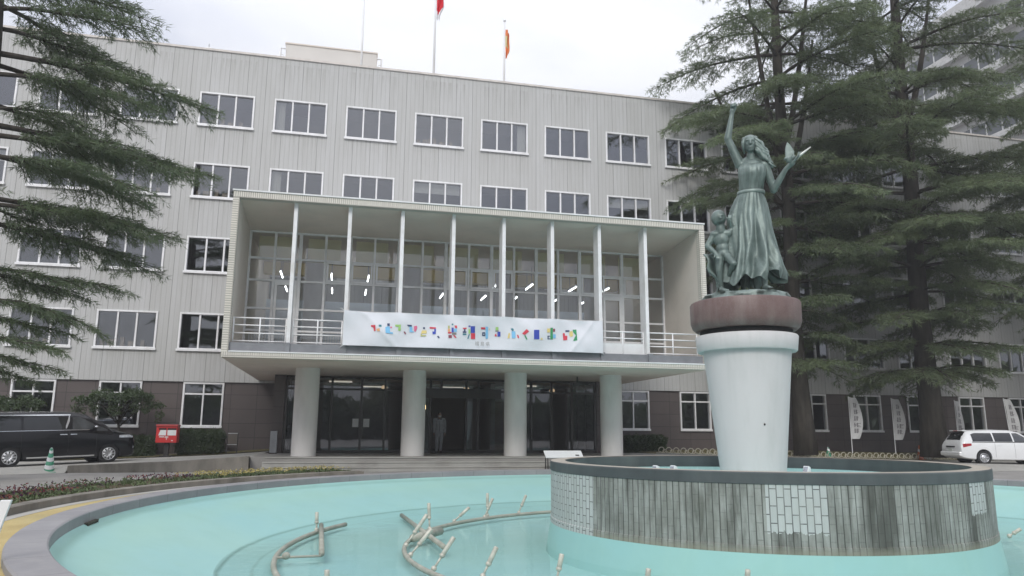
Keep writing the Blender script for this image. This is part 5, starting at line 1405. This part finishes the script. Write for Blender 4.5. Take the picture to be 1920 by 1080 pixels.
def nobori(x, y, h, label, lean=0.0, curve=.12, rz=0.0):
    t = thing('banner_flag', label, 'banner flag', (x, y, dz(x)+.25), rz, 'tall white banner flags in front of the cedars')
    m = MB(); m.tube([(0, 0, 0), (lean*.5, 0, h*.5), (lean, 0, h)], .02, 6); m.tube([(lean, 0, h-.03), (lean+.42, 0, h-.03-.1)], .012, 6); m.build('pole', M['white_paint'], t)
    def P(u, v, o=0):
        z = h-.06-(h-.75)*v; wv = .60*(.72+.28*math.sin(math.pi*v)**.8)
        return (lean*(z/h)+.02+u*wv+curve*0*v, -.04*math.sin(u*4+v*5)-o-curve*math.sin(math.pi*v)*u, z)
    m = MB(); m.add([P(i/6, j/16) for j in range(17) for i in range(7)], [(j*7+i, j*7+i+1, (j+1)*7+i+1, (j+1)*7+i) for j in range(16) for i in range(6)])
    c = m.build('cloth', plain('flag_cloth', (.58, .58, .58), .85, .1, 0, .06), t, True)
    m = MB(); r = random.Random(int(x*10))
    for k, v0 in enumerate((.14, .30, .46, .62, .76)):
        s = .22 if k < 3 else .30
        for q in range(4):
            u0 = .28+r.random()*.25; v = v0+q*.028; m.add([P(u0, v, .012), (P(u0+s*1.1, v, .012)), P(u0+s*1.1, v+.012, .012), P(u0, v+.012, .012)], [(0, 1, 2, 3)])
        for q in range(2):
            u0 = .35+q*.22; m.add([P(u0, v0-.01, .012), P(u0+.07, v0-.01, .012), P(u0+.07, v0+.10, .012), P(u0, v0+.10, .012)], [(0, 1, 2, 3)])
    m.build('brush_marks', plain('ink_grey', (.20, .19, .20), .8, .1), c)
nobori(20.3, -2.6, 2.75, 'white banner flag left of the big cedar trunk, farthest left of the row')
nobori(22.75, -2.6, 2.75, 'white banner flag close to the left side of the right cedar trunk')
nobori(26.5, -2.6, 2.75, 'narrow white banner flag behind the tail of the white wagon', 0, .05, .35)
nobori(29.8, -2.6, 2.9, 'leaning white banner flag behind the roof of the white wagon at the right edge', -.25)

def scroll_fence():
    m = MB(); x = 9.9; k = 0
    t = thing('scroll_edging', 'low pale wrought scroll edging along the planting strip', 'edging', (0, -3.1, 0))
    while x < 33:
        z = dz(x)+.02; pts = []; s = 1
        for q in range(22):
            a = math.pi*(1.25-q/21*2.1); r = .15*(1-.35*q/21)
            pts.append((x+.17+r*math.cos(a), 0, z+.14+r*math.sin(a)))
        m.tube(pts, .017, 5)
        pts = []
        for q in range(16):
            a = math.pi*(.25+q/15*1.9); r = .085*(1-.4*q/15); pts.append((x+.30+r*math.cos(a), 0, z+.09+r*math.sin(a)))
        m.tube(pts, .015, 5)
        x += .36; k += 1
    m.build('scroll', plain('cream_scroll', (.50, .47, .38), .6, .3, 0, .1), t, True)
    m = MB()
    xs = [9.8+i*1.45 for i in range(17)]
    m.tube([(x, 0, dz(x)+.03) for x in xs], .012, 5); m.build('rail', M['steel'], t)
scroll_fence()

# ---------------------------------------------------------------- flower bed
bed = thing('flower_bed', 'curved flower bed with an old concrete edge and dark soil beside the pool', 'flower bed', (AX, AY, 0))
A0, A1 = math.radians(123.5), math.radians(190)
m = MB(); m.lathe([(12.70, G-.1), (12.70, .372), (12.72, .385), (12.90, .385), (12.92, .37), (12.92, .30)], 90, (0, 0, 0), A0, A1); m.build('kerb', M['kerb'], bed, auto=35)
m = MB(); m.lathe([(12.921, .345), (13.8, .37), (14.55, .33)], 90, (0, 0, 0), A0, A1); m.build('soil', M['soil'], bed)
m = MB(); m.lathe([(14.551, .25), (14.551, .36), (14.70, .36), (14.70, G-.05)], 90, (0, 0, 0), A0, A1); m.build('back_kerb', M['kerb'], bed)
m = MB(); m.box(0, 2.0, -.1, .1, G-.05, .362); o = m.build('end_kerb', M['kerb'], bed); o.location = (12.7*math.cos(A0), 12.7*math.sin(A0), 0); o.rotation_euler = (0, 0, A0)
def flowers():
    rnd = np.random.default_rng(11); V = []; T = []; MI = []
    def leaf(c, d, L_, w_, mi):
        d = d/np.linalg.norm(d); s = np.cross(d, rnd.normal(size=3)); s /= np.linalg.norm(s)+1e-9
        b = len(V); V.extend([c-s*w_*.2, c+d*L_*.5+s*w_, c+d*L_, c+d*L_*.5-s*w_]); T.append((b, b+1, b+2, b+3)); MI.append(mi)
    for k in range(1150):
        a = rnd.uniform(A0+.01, A1); r = rnd.uniform(13.0, 14.45)
        f = (a-A0)/(A1-A0)
        if rnd.random() < (.38 if f > .30 else .25): continue
        c = np.array([r*math.cos(a), r*math.sin(a), .36])
        yel = f < .34
        sz = rnd.uniform(.6, 1.15)
        for q in range(9):
            d = rnd.normal(size=3); d[2] = abs(d[2])*.8+.25
            leaf(c+rnd.normal(size=3)*[.05, .05, .01], d, .085*sz, .018*sz, 0)
        col = (3 if yel else (1 if rnd.random() < .5 else 2))
        if not yel and .45 < f < .62 and rnd.random() < .6: col = 0
        for q in range(2):
            p = c+np.array([rnd.normal()*.06, rnd.normal()*.06, .09+rnd.random()*.05])
            for z in range(3):
                d = rnd.normal(size=3); leaf(p, d, .030, .016, col)
    m = MB(); m.v = [tuple(p) for p in V]; m.f = T; m.m = MI
    o = m.build('flowers', [plain('pansy_leaf', (.085, .115, .05), .6, .3, 0, .3, 4), plain('red_petal', (.17, .05, .045), .7, .2, 0, .3, 9), plain('dark_petal', (.06, .02, .05), .7, .2, 0, .4, 9), plain('yellow_petal', (.42, .36, .14), .7, .2, 0, .25, 9)])
    o.location = (AX, AY, 0); tag(o, kind='stuff')
flowers()

# ================================================================ TREES AND SHRUBS
M['cedar'] = foliage_mat('cedar_needles', (.086, .124, .068), (.160, .208, .106), (.222, .258, .112))
M['cedar_near'] = foliage_mat('cedar_needles_near', (.070, .106, .058), (.125, .172, .088), (.175, .208, .092), .8)
M['bark'] = plain('cedar_bark', (.058, .052, .044), .95, .1, 0, .35, 3, (2, 2, .4), .6, 14)
M['leaf'] = foliage_mat('broad_leaf', (.045, .075, .035), (.085, .125, .055), (.12, .15, .06), 1.2)

def needles(rng, P, D, k, L_, w_, droop):
    """k thin blades at every point P, pointing roughly along D"""
    n = len(P); P = np.repeat(P, k, 0); D = np.repeat(D, k, 0)
    R = rng.normal(size=(n*k, 3)); R /= np.linalg.norm(R, axis=1, keepdims=True)
    d = D*.75+R*.75+np.array([0, 0, -droop]); d /= np.linalg.norm(d, axis=1, keepdims=True)
    s = np.cross(d, rng.normal(size=(n*k, 3))); s /= np.linalg.norm(s, axis=1, keepdims=True)+1e-9
    l = L_*rng.uniform(.6, 1.25, size=(n*k, 1)); ww = w_*rng.uniform(.7, 1.3, size=(n*k, 1))
    P = P+rng.normal(size=P.shape)*.03
    a = P-s*ww*.5; b = P+s*ww*.5+d*l*.25; c = P+d*l
    V = np.stack([a, b, c], 1).reshape(-1, 3); T = np.arange(len(V)).reshape(-1, 3)
    return V, T

def cedar(name, label, loc, H, r0, seed, Rmax, z0, nb, prof, mat_, kneedle=9, nl=.26, nw=.032, manual=(), tops=(), spacing=.40, lean=(0, 0), top_r=.12, step=.17, whorl=1.3):
    rng = np.random.default_rng(seed); rnd = random.Random(seed)
    t = thing(name, label, 'tree', loc, 0, 'Himalayan cedars in front of the office building')
    tr = MB(); n = 16
    zs = [H*i/n for i in range(n+1)]
    ax = lambda z: (lean[0]*(z/H)+.10*math.sin(z*.5+seed), lean[1]*(z/H)+.08*math.cos(z*.43+seed))
    def rad(z): return r0*(1-z/H)**.8*.86+top_r*.3+(.30*r0*math.exp(-z/1.6))
    tr.tube([(*ax(z), z-.1) for z in zs], [rad(z) for z in zs], 14)
    for (zb, az, tilt, ln) in tops:      # extra leaders
        p0 = Vector((*ax(zb), zb)); d = Vector((math.cos(az)*math.sin(tilt), math.sin(az)*math.sin(tilt), math.cos(tilt)))
        tr.tube([p0, p0+d*ln*.25+Vector((0, 0, .1)), p0+d*ln*.5+Vector((0, 0, ln*.12)), p0+d*ln*.8+Vector((0, 0, ln*.35))], [rad(zb)*.55, rad(zb)*.5, rad(zb)*.4, .05], 8)
    PP = []; DD = []
    specs = [(z, az, L_, up, dr, 1.0) for z, az, L_, up, dr in manual]
    ga = rnd.uniform(0, 6.28)
    for i in range(nb):
        nw_ = max(2, int((H-z0)/whorl)); wk = min(nw_-1, int(nw_*((i+.5)/nb)**1.45)); z = z0+(H*.985-z0)*(wk+.5+.10*rnd.uniform(-1, 1))/nw_; u = (z-z0)/(H-z0)
        L_ = Rmax*prof(u)*rnd.uniform(.70, 1.08)
        ga += 2.39996+rnd.uniform(-.35, .35)
        specs.append((z, ga, L_, rnd.uniform(.12, .34)+.35*max(0, u-.6), rnd.uniform(.28, .52), rnd.uniform(.75, 1.15)))
    for z, az, L_, up, dr, dens in specs:
        if L_ < .3: continue
        m = 10; cx, cy = ax(z); wig = rnd.uniform(-.10, .10); pts = []
        for k in range(m+1):
            s = k/m; a = az+wig*math.sin(s*3)
            pts.append(Vector((cx+math.cos(a)*L_*s, cy+math.sin(a)*L_*s, z+L_*(up*s-dr*s*s)*.9+.02*math.sin(s*11+z))))
        br = .024+.0100*L_; tr.tube(pts, [max(br*(1-k/m)**.8, .012) for k in range(m+1)], 6)
        nbl = max(4, int(L_/spacing))
        for q in range(nbl):
            s = .16+.84*(q+rnd.random()*.6)/nbl
            if s > 1: s = 1.0
            k = min(int(s*m), m-1); f = s*m-k; p = pts[k]*(1-f)+pts[k+1]*f; tg = (pts[k+1]-pts[k]).normalized()
            for sd in (-1, 1):
                if rnd.random() > .93*dens+.05: continue
                side = Vector((-tg.y, tg.x, 0)).normalized()*sd
                bl = (.30+.34*L_*(1-s)**.8*min(1, s*2.2)+.15*rnd.random())*rnd.uniform(.7, 1.2)
                bl = min(bl, 2.3)
                d = (tg*rnd.uniform(.5, .95)+side*rnd.uniform(.7, 1.0)+Vector((0, 0, rnd.uniform(-.16, .12)))).normalized()
                nn = max(2, int(bl/step)); 
                if bl > .7: tr.tube([p, p+d*bl*.5+Vector((0, 0, -.02)), p+d*bl+Vector((0, 0, -.16*bl))], [.018, .012, .006], 4, caps=False)
                for w_ in range(nn):
                    ss = (w_+.7)/nn; pp = p+d*bl*ss+Vector((0, 0, -.16*bl*ss*ss))
                    PP.append(pp); DD.append(d)
                    if bl > .8 and rnd.random() < .75:
                        d2 = (d*.7+Vector((-d.y, d.x, 0))*rnd.choice((-1, 1))*.8+Vector((0, 0, -.12))).normalized(); l2 = bl*.35*(1-ss*.6)
                        for e in range(max(1, int(l2/step))): PP.append(pp+d2*(e+1)*step); DD.append(d2)
            PP.append(p); DD.append(tg)
    PP = np.array([tuple(p) for p in PP]); DD = np.array([tuple(p) for p in DD])
    V, T = needles(rng, PP, DD, kneedle, nl, nw, .32)
    tr.build('trunk', M['bark'], t, True)
    tri_mesh('crown', V, T, mat_, t)
    return t

pr_full = lambda u: (.62+.55*min(u/.22, 1))*(1-u)**.55 if u > .02 else .6
# two big cedars right of the entrance, their tops above the frame
cedar('cedar_tree', 'big dark cedar standing left, nearest the statue, with forked upper trunk', (16.75, -3.9, .72), 34.0, .44, 21, 7.6, 3.4, 114, lambda u: (.34+.9*min(u/.35, 1))*(1-u)**.50, M['cedar'],
      tops=((12.2, 3.6, .35, 9), (11.4, 2.6, .62, 7), (12.9, .3, .45, 8), (14.5, 5.2, .3, 8)))
cedar('cedar_tree', 'big cedar standing right, behind the white wagon, with a thick straight trunk', (23.4, -4.3, .62), 35.0, .54, 8, 8.2, 3.2, 116, lambda u: (.42+.8*min(u/.3, 1))*(1-u)**.52, M['cedar'], lean=(.5, 0),
      tops=((16.5, .2, .5, 8), (15.2, 3.3, .45, 6)))
cedar('cedar_tree', 'cedar at the right edge whose boughs hang over the white wagon', (33.6, -6.2, .3), 30.0, .46, 14, 7.6, 3.8, 92, lambda u: (.42+.8*min(u/.3, 1))*(1-u)**.52, M['cedar'], whorl=1.35)
# cedar beyond the left edge whose boughs reach into the picture
AZ = math.radians(24.6)
man = [(13.2, AZ+.05, 4.2, .25, .18), (12.4, AZ-.35, 4.0, .28, .25), (13.9, AZ+.4, 4.0, .3, .2), (11.9, AZ+.25, 4.2, .20, .22), (11.2, AZ, 5.9, .10, .16), (10.6, AZ-.25, 4.3, .15, .25), (10.9, AZ+.5, 4.6, .15, .22),
       (9.2, AZ+.05, 6.0, .12, .14), (8.9, AZ-.22, 5.2, .10, .18), (8.4, AZ+.35, 5.0, .12, .2), (8.3, AZ-.5, 4.5, .05, .25), (7.2, AZ+.08, 5.3, .10, .14), (7.0, AZ-.2, 4.6, .12, .22), (6.6, AZ+.3, 5.3, .05, .16),
       (5.4, AZ+.1, 4.0, .02, .08), (5.3, AZ+.42, 3.6, .05, .15), (4.1, AZ+.1, 2.9, .10, .20), (3.2, AZ-.1, 2.7, .06, .22), (2.9, AZ+.45, 2.4, .05, .2), (12.6, AZ+.8, 4.4, .2, .2), (9.8, AZ+.75, 4.6, .2, .25), (14.8, AZ-.1, 3.8, .2, .1), (15.6, AZ+.3, 3.4, .2, .1)]
cedar('cedar_tree', 'cedar at the left edge whose boughs hang in front of the office windows', (-13.80, -14.12, .25), 21.0, .45, 3, 4.2, 2.6, 18, lambda u: .9*(1-u)**.6, M['cedar_near'], kneedle=9, nl=.20, nw=.022, manual=man, spacing=.30, step=.125)

def leafy(name, label, cat, loc, blobs, stems, nleaf, seed, lsz=.09, group=None, mat_=None):
    rng = np.random.default_rng(seed); t = thing(name, label, cat, loc, 0, group)
    P = []
    for (c, r) in blobs:
        k = int(nleaf*r[0]*r[1]*r[2]/sum(b[1][0]*b[1][1]*b[1][2] for b in blobs))
        q = rng.normal(size=(k, 3)); q /= np.linalg.norm(q, axis=1, keepdims=True); q *= rng.uniform(.25, 1, size=(k, 1))**.45
        P.append(np.array(c)+q*np.array(r))
    P = np.concatenate(P); D = rng.normal(size=P.shape)*.6+np.array([0, 0, .2]); D /= np.linalg.norm(D, axis=1, keepdims=True)
    V, T = needles(rng, P, D, 3, lsz*1.5, lsz*.8, .15)
    if stems:
        m = MB()
        for pts, r in stems: m.tube(pts, r, 7)
        m.build('trunk', M['bark'], t, True)
    tri_mesh('foliage', V, T, mat_ or M['leaf'], t)
    return t
# small open-crowned tree behind the minivan
rs = random.Random(2); blobs = []; stems = [([(0, 0, 0), (.05, 0, .8), (-.05, .05, 1.5), (.0, 0, 2.3)], [.07, .055, .045, .02])]
for k in range(16):
    a = rs.uniform(0, 6.28); r = rs.uniform(.3, 1.5); z = 2.35+.35*rs.random()-.42*max(0, r-.7)
    c = (r*math.cos(a), r*.6*math.sin(a), z); blobs.append((c, (.36, .30, .16)))
    stems.append(([(0, 0, 1.1+rs.random()*.7), (c[0]*.5, c[1]*.5, z-.2), (c[0], c[1], z)], [.03, .02, .008]))
    if r > .8: blobs.append(((c[0]*1.12, c[1]*1.1, z-.42), (.18, .18, .26)))
leafy('ornamental_tree', 'small spreading tree with thin stems between the minivan and the wall', 'tree', (-13.0, -1.15, .5), blobs, stems, 2000, 5, .07)
leafy('ornamental_tree', 'small spreading tree with thin stems farther left, behind the rear of the minivan', 'tree', (-16.9, -.95, .4), [((c[0]*.8, c[1], c[2]*.9), r) for c, r in blobs[4:]], stems[:1], 1500, 6, .075)
def hedge(x0, x1, y0, y1, z0, z1, label, seed, n):
    bl = []; k = max(2, int((x1-x0)/.35))
    for i in range(k):
        for zz in (.3, .7):
            for yy in (.3, .7): bl.append((((i+.5)/k*(x1-x0)-(x1-x0)/2, (yy-.5)*(y1-y0), (z1-z0)*zz), ((x1-x0)/k*.75, (y1-y0)*.36, (z1-z0)*.36)))
    leafy('clipped_hedge', label, 'hedge', ((x0+x1)/2, (y0+y1)/2, z0), bl, [([(0, 0, 0), (0, 0, (z1-z0)*.7)], [.05, .02])], n, seed, .06, 'clipped hedges at the foot of the building')
hedge(-10.75, -8.95, -1.35, -.4, .60, 1.55, 'clipped dark hedge under the window right of the post box', 1, 5200)
hedge(9.2, 11.1, -1.5, -.5, .62, 1.42, 'clipped dark hedge under the window right of the last entrance column', 2, 5200)
hedge(-15.2, -11.7, -.9, -.2, .45, 1.30, 'long clipped hedge behind the minivan and the post box', 3, 7000)

# ================================================================ PERSON IN THE DOORWAY
def build_person():
    t = thing('person', 'person in grey work clothes and a white mask walking out of the dark doorway', 'person', (-.12, -3.75, FLO), 0)
    S = lambda m, p, q, a, b: m.caps(p, q, a, b)
    skin = plain('skin', (.45, .30, .23), .6, .3, 0, .05); cl = plain('grey_work_cloth', (.40, .41, .44), .85, .1, 0, .12, 4); tro = plain('grey_trouser_cloth', (.38, .39, .42), .85, .1, 0, .12, 4)
    b = MB()
    S(b, (-.085, 0, .88), (-.10, -.06, .48), .085, .055); S(b, (-.10, -.06, .48), (-.10, -.02, .09), .052, .04); S(b, (-.10, 0, .05), (-.11, -.15, .035), .04, .032)
    S(b, (.085, 0, .88), (.09, .05, .48), .085, .055); S(b, (.09, .05, .48), (.09, .16, .12), .052, .04); S(b, (.09, .17, .07), (.10, .04, .035), .04, .032)
    b.ell((0, 0, .93), (.15, .11, .12)); b.ell((0, 0, 1.15), (.155, .105, .2)); b.ell((0, 0, 1.28), (.17, .10, .12)); S(b, (-.16, 0, 1.34), (.16, 0, 1.34), .055, .055)
    S(b, (0, 0, 1.36), (0, -.01, 1.46), .055, .05); b.ell((0, -.015, 1.535), (.075, .095, .115)); b.ell((0, -.045, 1.48), (.055, .06, .055)); b.ell((0, -.115, 1.52), (.014, .02, .02))
    for s in (-1, 1):
        S(b, (s*.19, 0, 1.33), (s*.225, .02*s, 1.05), .052, .042); S(b, (s*.225, .02*s, 1.05), (s*.22, -.06-.05*s, .82), .040, .028)
        b.ell((s*.222, -.075-.05*s, .765), (.022, .035, .05)); b.ell((s*.078, -.005, 1.53), (.012, .022, .032))
        for k in range(4): S(b, (s*.222+(k-1.5)*.001, -.10-.05*s+k*.018, .735), (s*.215, -.10-.05*s+k*.018, .67+.008*abs(k-1.5)), .0095, .008)
        S(b, (s*.21, -.105-.05*s, .77), (s*.20, -.125-.05*s, .715), .0105, .009)
    o = b.build('body', skin, t); fuse(o, .011, 3)
    j = MB(); j.ell((0, 0, 1.00), (.185, .135, .20)); j.ell((0, 0, 1.17), (.19, .135, .2)); j.ell((0, 0, 1.29), (.20, .125, .12)); S(j, (-.175, 0, 1.345), (.175, 0, 1.345), .072, .072)
    for s in (-1, 1): S(j, (s*.20, 0, 1.33), (s*.235, .02*s, 1.05), .075, .062); S(j, (s*.235, .02*s, 1.05), (s*.225, -.055-.05*s, .845), .060, .05)
    o = j.build('jacket', cl, t); fuse(o, .014, 3)
    j = MB(); j.box(-.006, .006, -.148, -.13, .86, 1.30); j.cbox(-.05, -.10, 1.375, .07, .06, .035, .3); j.cbox(.05, -.10, 1.375, .07, .06, .035, -.3); j.build('zip_and_collar', plain('dark_cloth', (.03, .03, .034), .8), t)
    p = MB(); p.ell((0, 0, .90), (.172, .128, .14))
    S(p, (-.088, 0, .86), (-.10, -.06, .48), .10, .075); S(p, (-.10, -.06, .48), (-.102, -.025, .11), .074, .064)
    S(p, (.088, 0, .86), (.09, .05, .48), .10, .075); S(p, (.09, .05, .48), (.092, .15, .14), .074, .064)
    o = p.build('trousers', tro, t); fuse(o, .014, 3)
    for x, y0, y1 in ((-.105, .03, -.17), (.098, .19, .02)):
        s = MB(); S(s, (x, y0, .045), (x-.005, y1, .035), .046, .038); s.build('shoe', M['black'], t, True)
    h = MB(); h.ell((0, .012, 1.565), (.088, .10, .10)); h.ell((0, .03, 1.52), (.086, .085, .10)); o = h.build('hair', plain('dark_hair', (.02, .018, .016), .5), t); fuse(o, .012, 1)
    k = MB(); k.ell((0, -.075, 1.487), (.062, .05, .045)); k.build('face_mask', M['white_paint'], t, True)
build_person()

# ================================================================ SURROUNDINGS BEHIND THE CAMERA
def far_wood():
    rng = np.random.default_rng(77); P = []
    for k in range(46):
        a = math.radians(170+200*k/45)                       # the side of the plaza away from the building
        r = rng.uniform(52, 66); h = rng.uniform(4.5, 8)
        c = np.array([-4+r*math.cos(a), -32+r*math.sin(a), G])
        q = rng.normal(size=(330, 3)); q /= np.linalg.norm(q, axis=1, keepdims=True); q *= rng.uniform(.3, 1, size=(330, 1))**.4
        P.append(c+np.array([0, 0, h*.52])+q*np.array([4.2, 4.2, h*.52]))
    P = np.concatenate(P); D = rng.normal(size=P.shape); D /= np.linalg.norm(D, axis=1, keepdims=True)
    V, T = needles(rng, P, D, 3, 1.5, 1.0, .1)
    o = tri_mesh('woodland', V, T, M['leaf']); tag(o, kind='stuff')
far_wood()

# ================================================================ every far-apart piece becomes an object of its own
def split_pieces(o):
    me = o.data
    if me.users > 1 or len(me.vertices) > 20000 or o.modifiers: return
    n = len(me.vertices); co = np.empty(n*3, np.float32); me.vertices.foreach_get('co', co); co = co.reshape(-1, 3)
    ed = np.empty(len(me.edges)*2, np.int32); me.edges.foreach_get('vertices', ed); ed = ed.reshape(-1, 2)
    par = np.arange(n)
    def find(i):
        while par[i] != i: par[i] = par[par[i]]; i = par[i]
        return i
    for a, b in ed:
        ra, rb = find(a), find(b)
        if ra != rb: par[rb] = ra
    root = np.array([find(i) for i in range(n)]); ids, isl = np.unique(root, return_inverse=True); k = len(ids)
    if k < 2 or k > 400: return
    lo = np.full((k, 3), np.inf); hi = np.full((k, 3), -np.inf); np.minimum.at(lo, isl, co); np.maximum.at(hi, isl, co)
    sz = (hi-lo).max(1); gap = np.maximum(0, np.maximum(lo[:, None]-hi[None], lo[None]-hi[:, None])); 
    near = np.sqrt((gap**2).sum(2)) <= np.maximum(.02, .5*np.maximum(sz[:, None], sz[None]))
    p2 = list(range(k))
    def f2(i):
        while p2[i] != i: i = p2[i]
        return i
    for a, b in zip(*np.nonzero(np.triu(near, 1))):
        ra, rb = f2(a), f2(b)
        if ra != rb: p2[rb] = ra
    grp = np.array([f2(i) for i in range(k)]); gs = np.unique(grp)
    if len(gs) < 2: return
    for gi in gs:
        keep = grp[isl] == gi
        if gi == gs[0]: tgt = o
        else:
            tgt = o.copy(); tgt.data = me.copy(); COL.objects.link(tgt)
        bm = bmesh.new(); bm.from_mesh(me if gi != gs[0] else me.copy()); bm.verts.ensure_lookup_table()
        bmesh.ops.delete(bm, geom=[v for v, kq in zip(bm.verts, keep) if not kq], context='VERTS')
        if gi == gs[0]: first = bm
        else: bm.to_mesh(tgt.data); bm.free()
    first.to_mesh(me); first.free()
NOSPLIT = {'lettering', 'credit_line', 'papers_on_sill', 'flowers', 'foliage', 'crown', 'woodland'}
for o in list(SC.objects):
    if o.type == 'MESH' and o.name.split('.')[0] not in NOSPLIT and not o.children: split_pieces(o)

# thin scattering volume over the plaza, added to lift dark tones like lens glare
def added_haze():
    m = MB(); m.box(-1000, 1000, -1000, 1000, -1.6, 62); o = m.build('added_haze', M['water'])
    t = NT('haze_volume'); pv = t.n('ShaderNodeVolumePrincipled')
    pv.inputs['Color'].default_value = (.93, .95, 1, 1); pv.inputs['Density'].default_value = HAZE
    t.l(pv.outputs[0], t.out.inputs['Volume']); o.data.materials.clear(); o.data.materials.append(t.mat); tag(o, kind='stuff')
HAZE = .0012
added_haze()
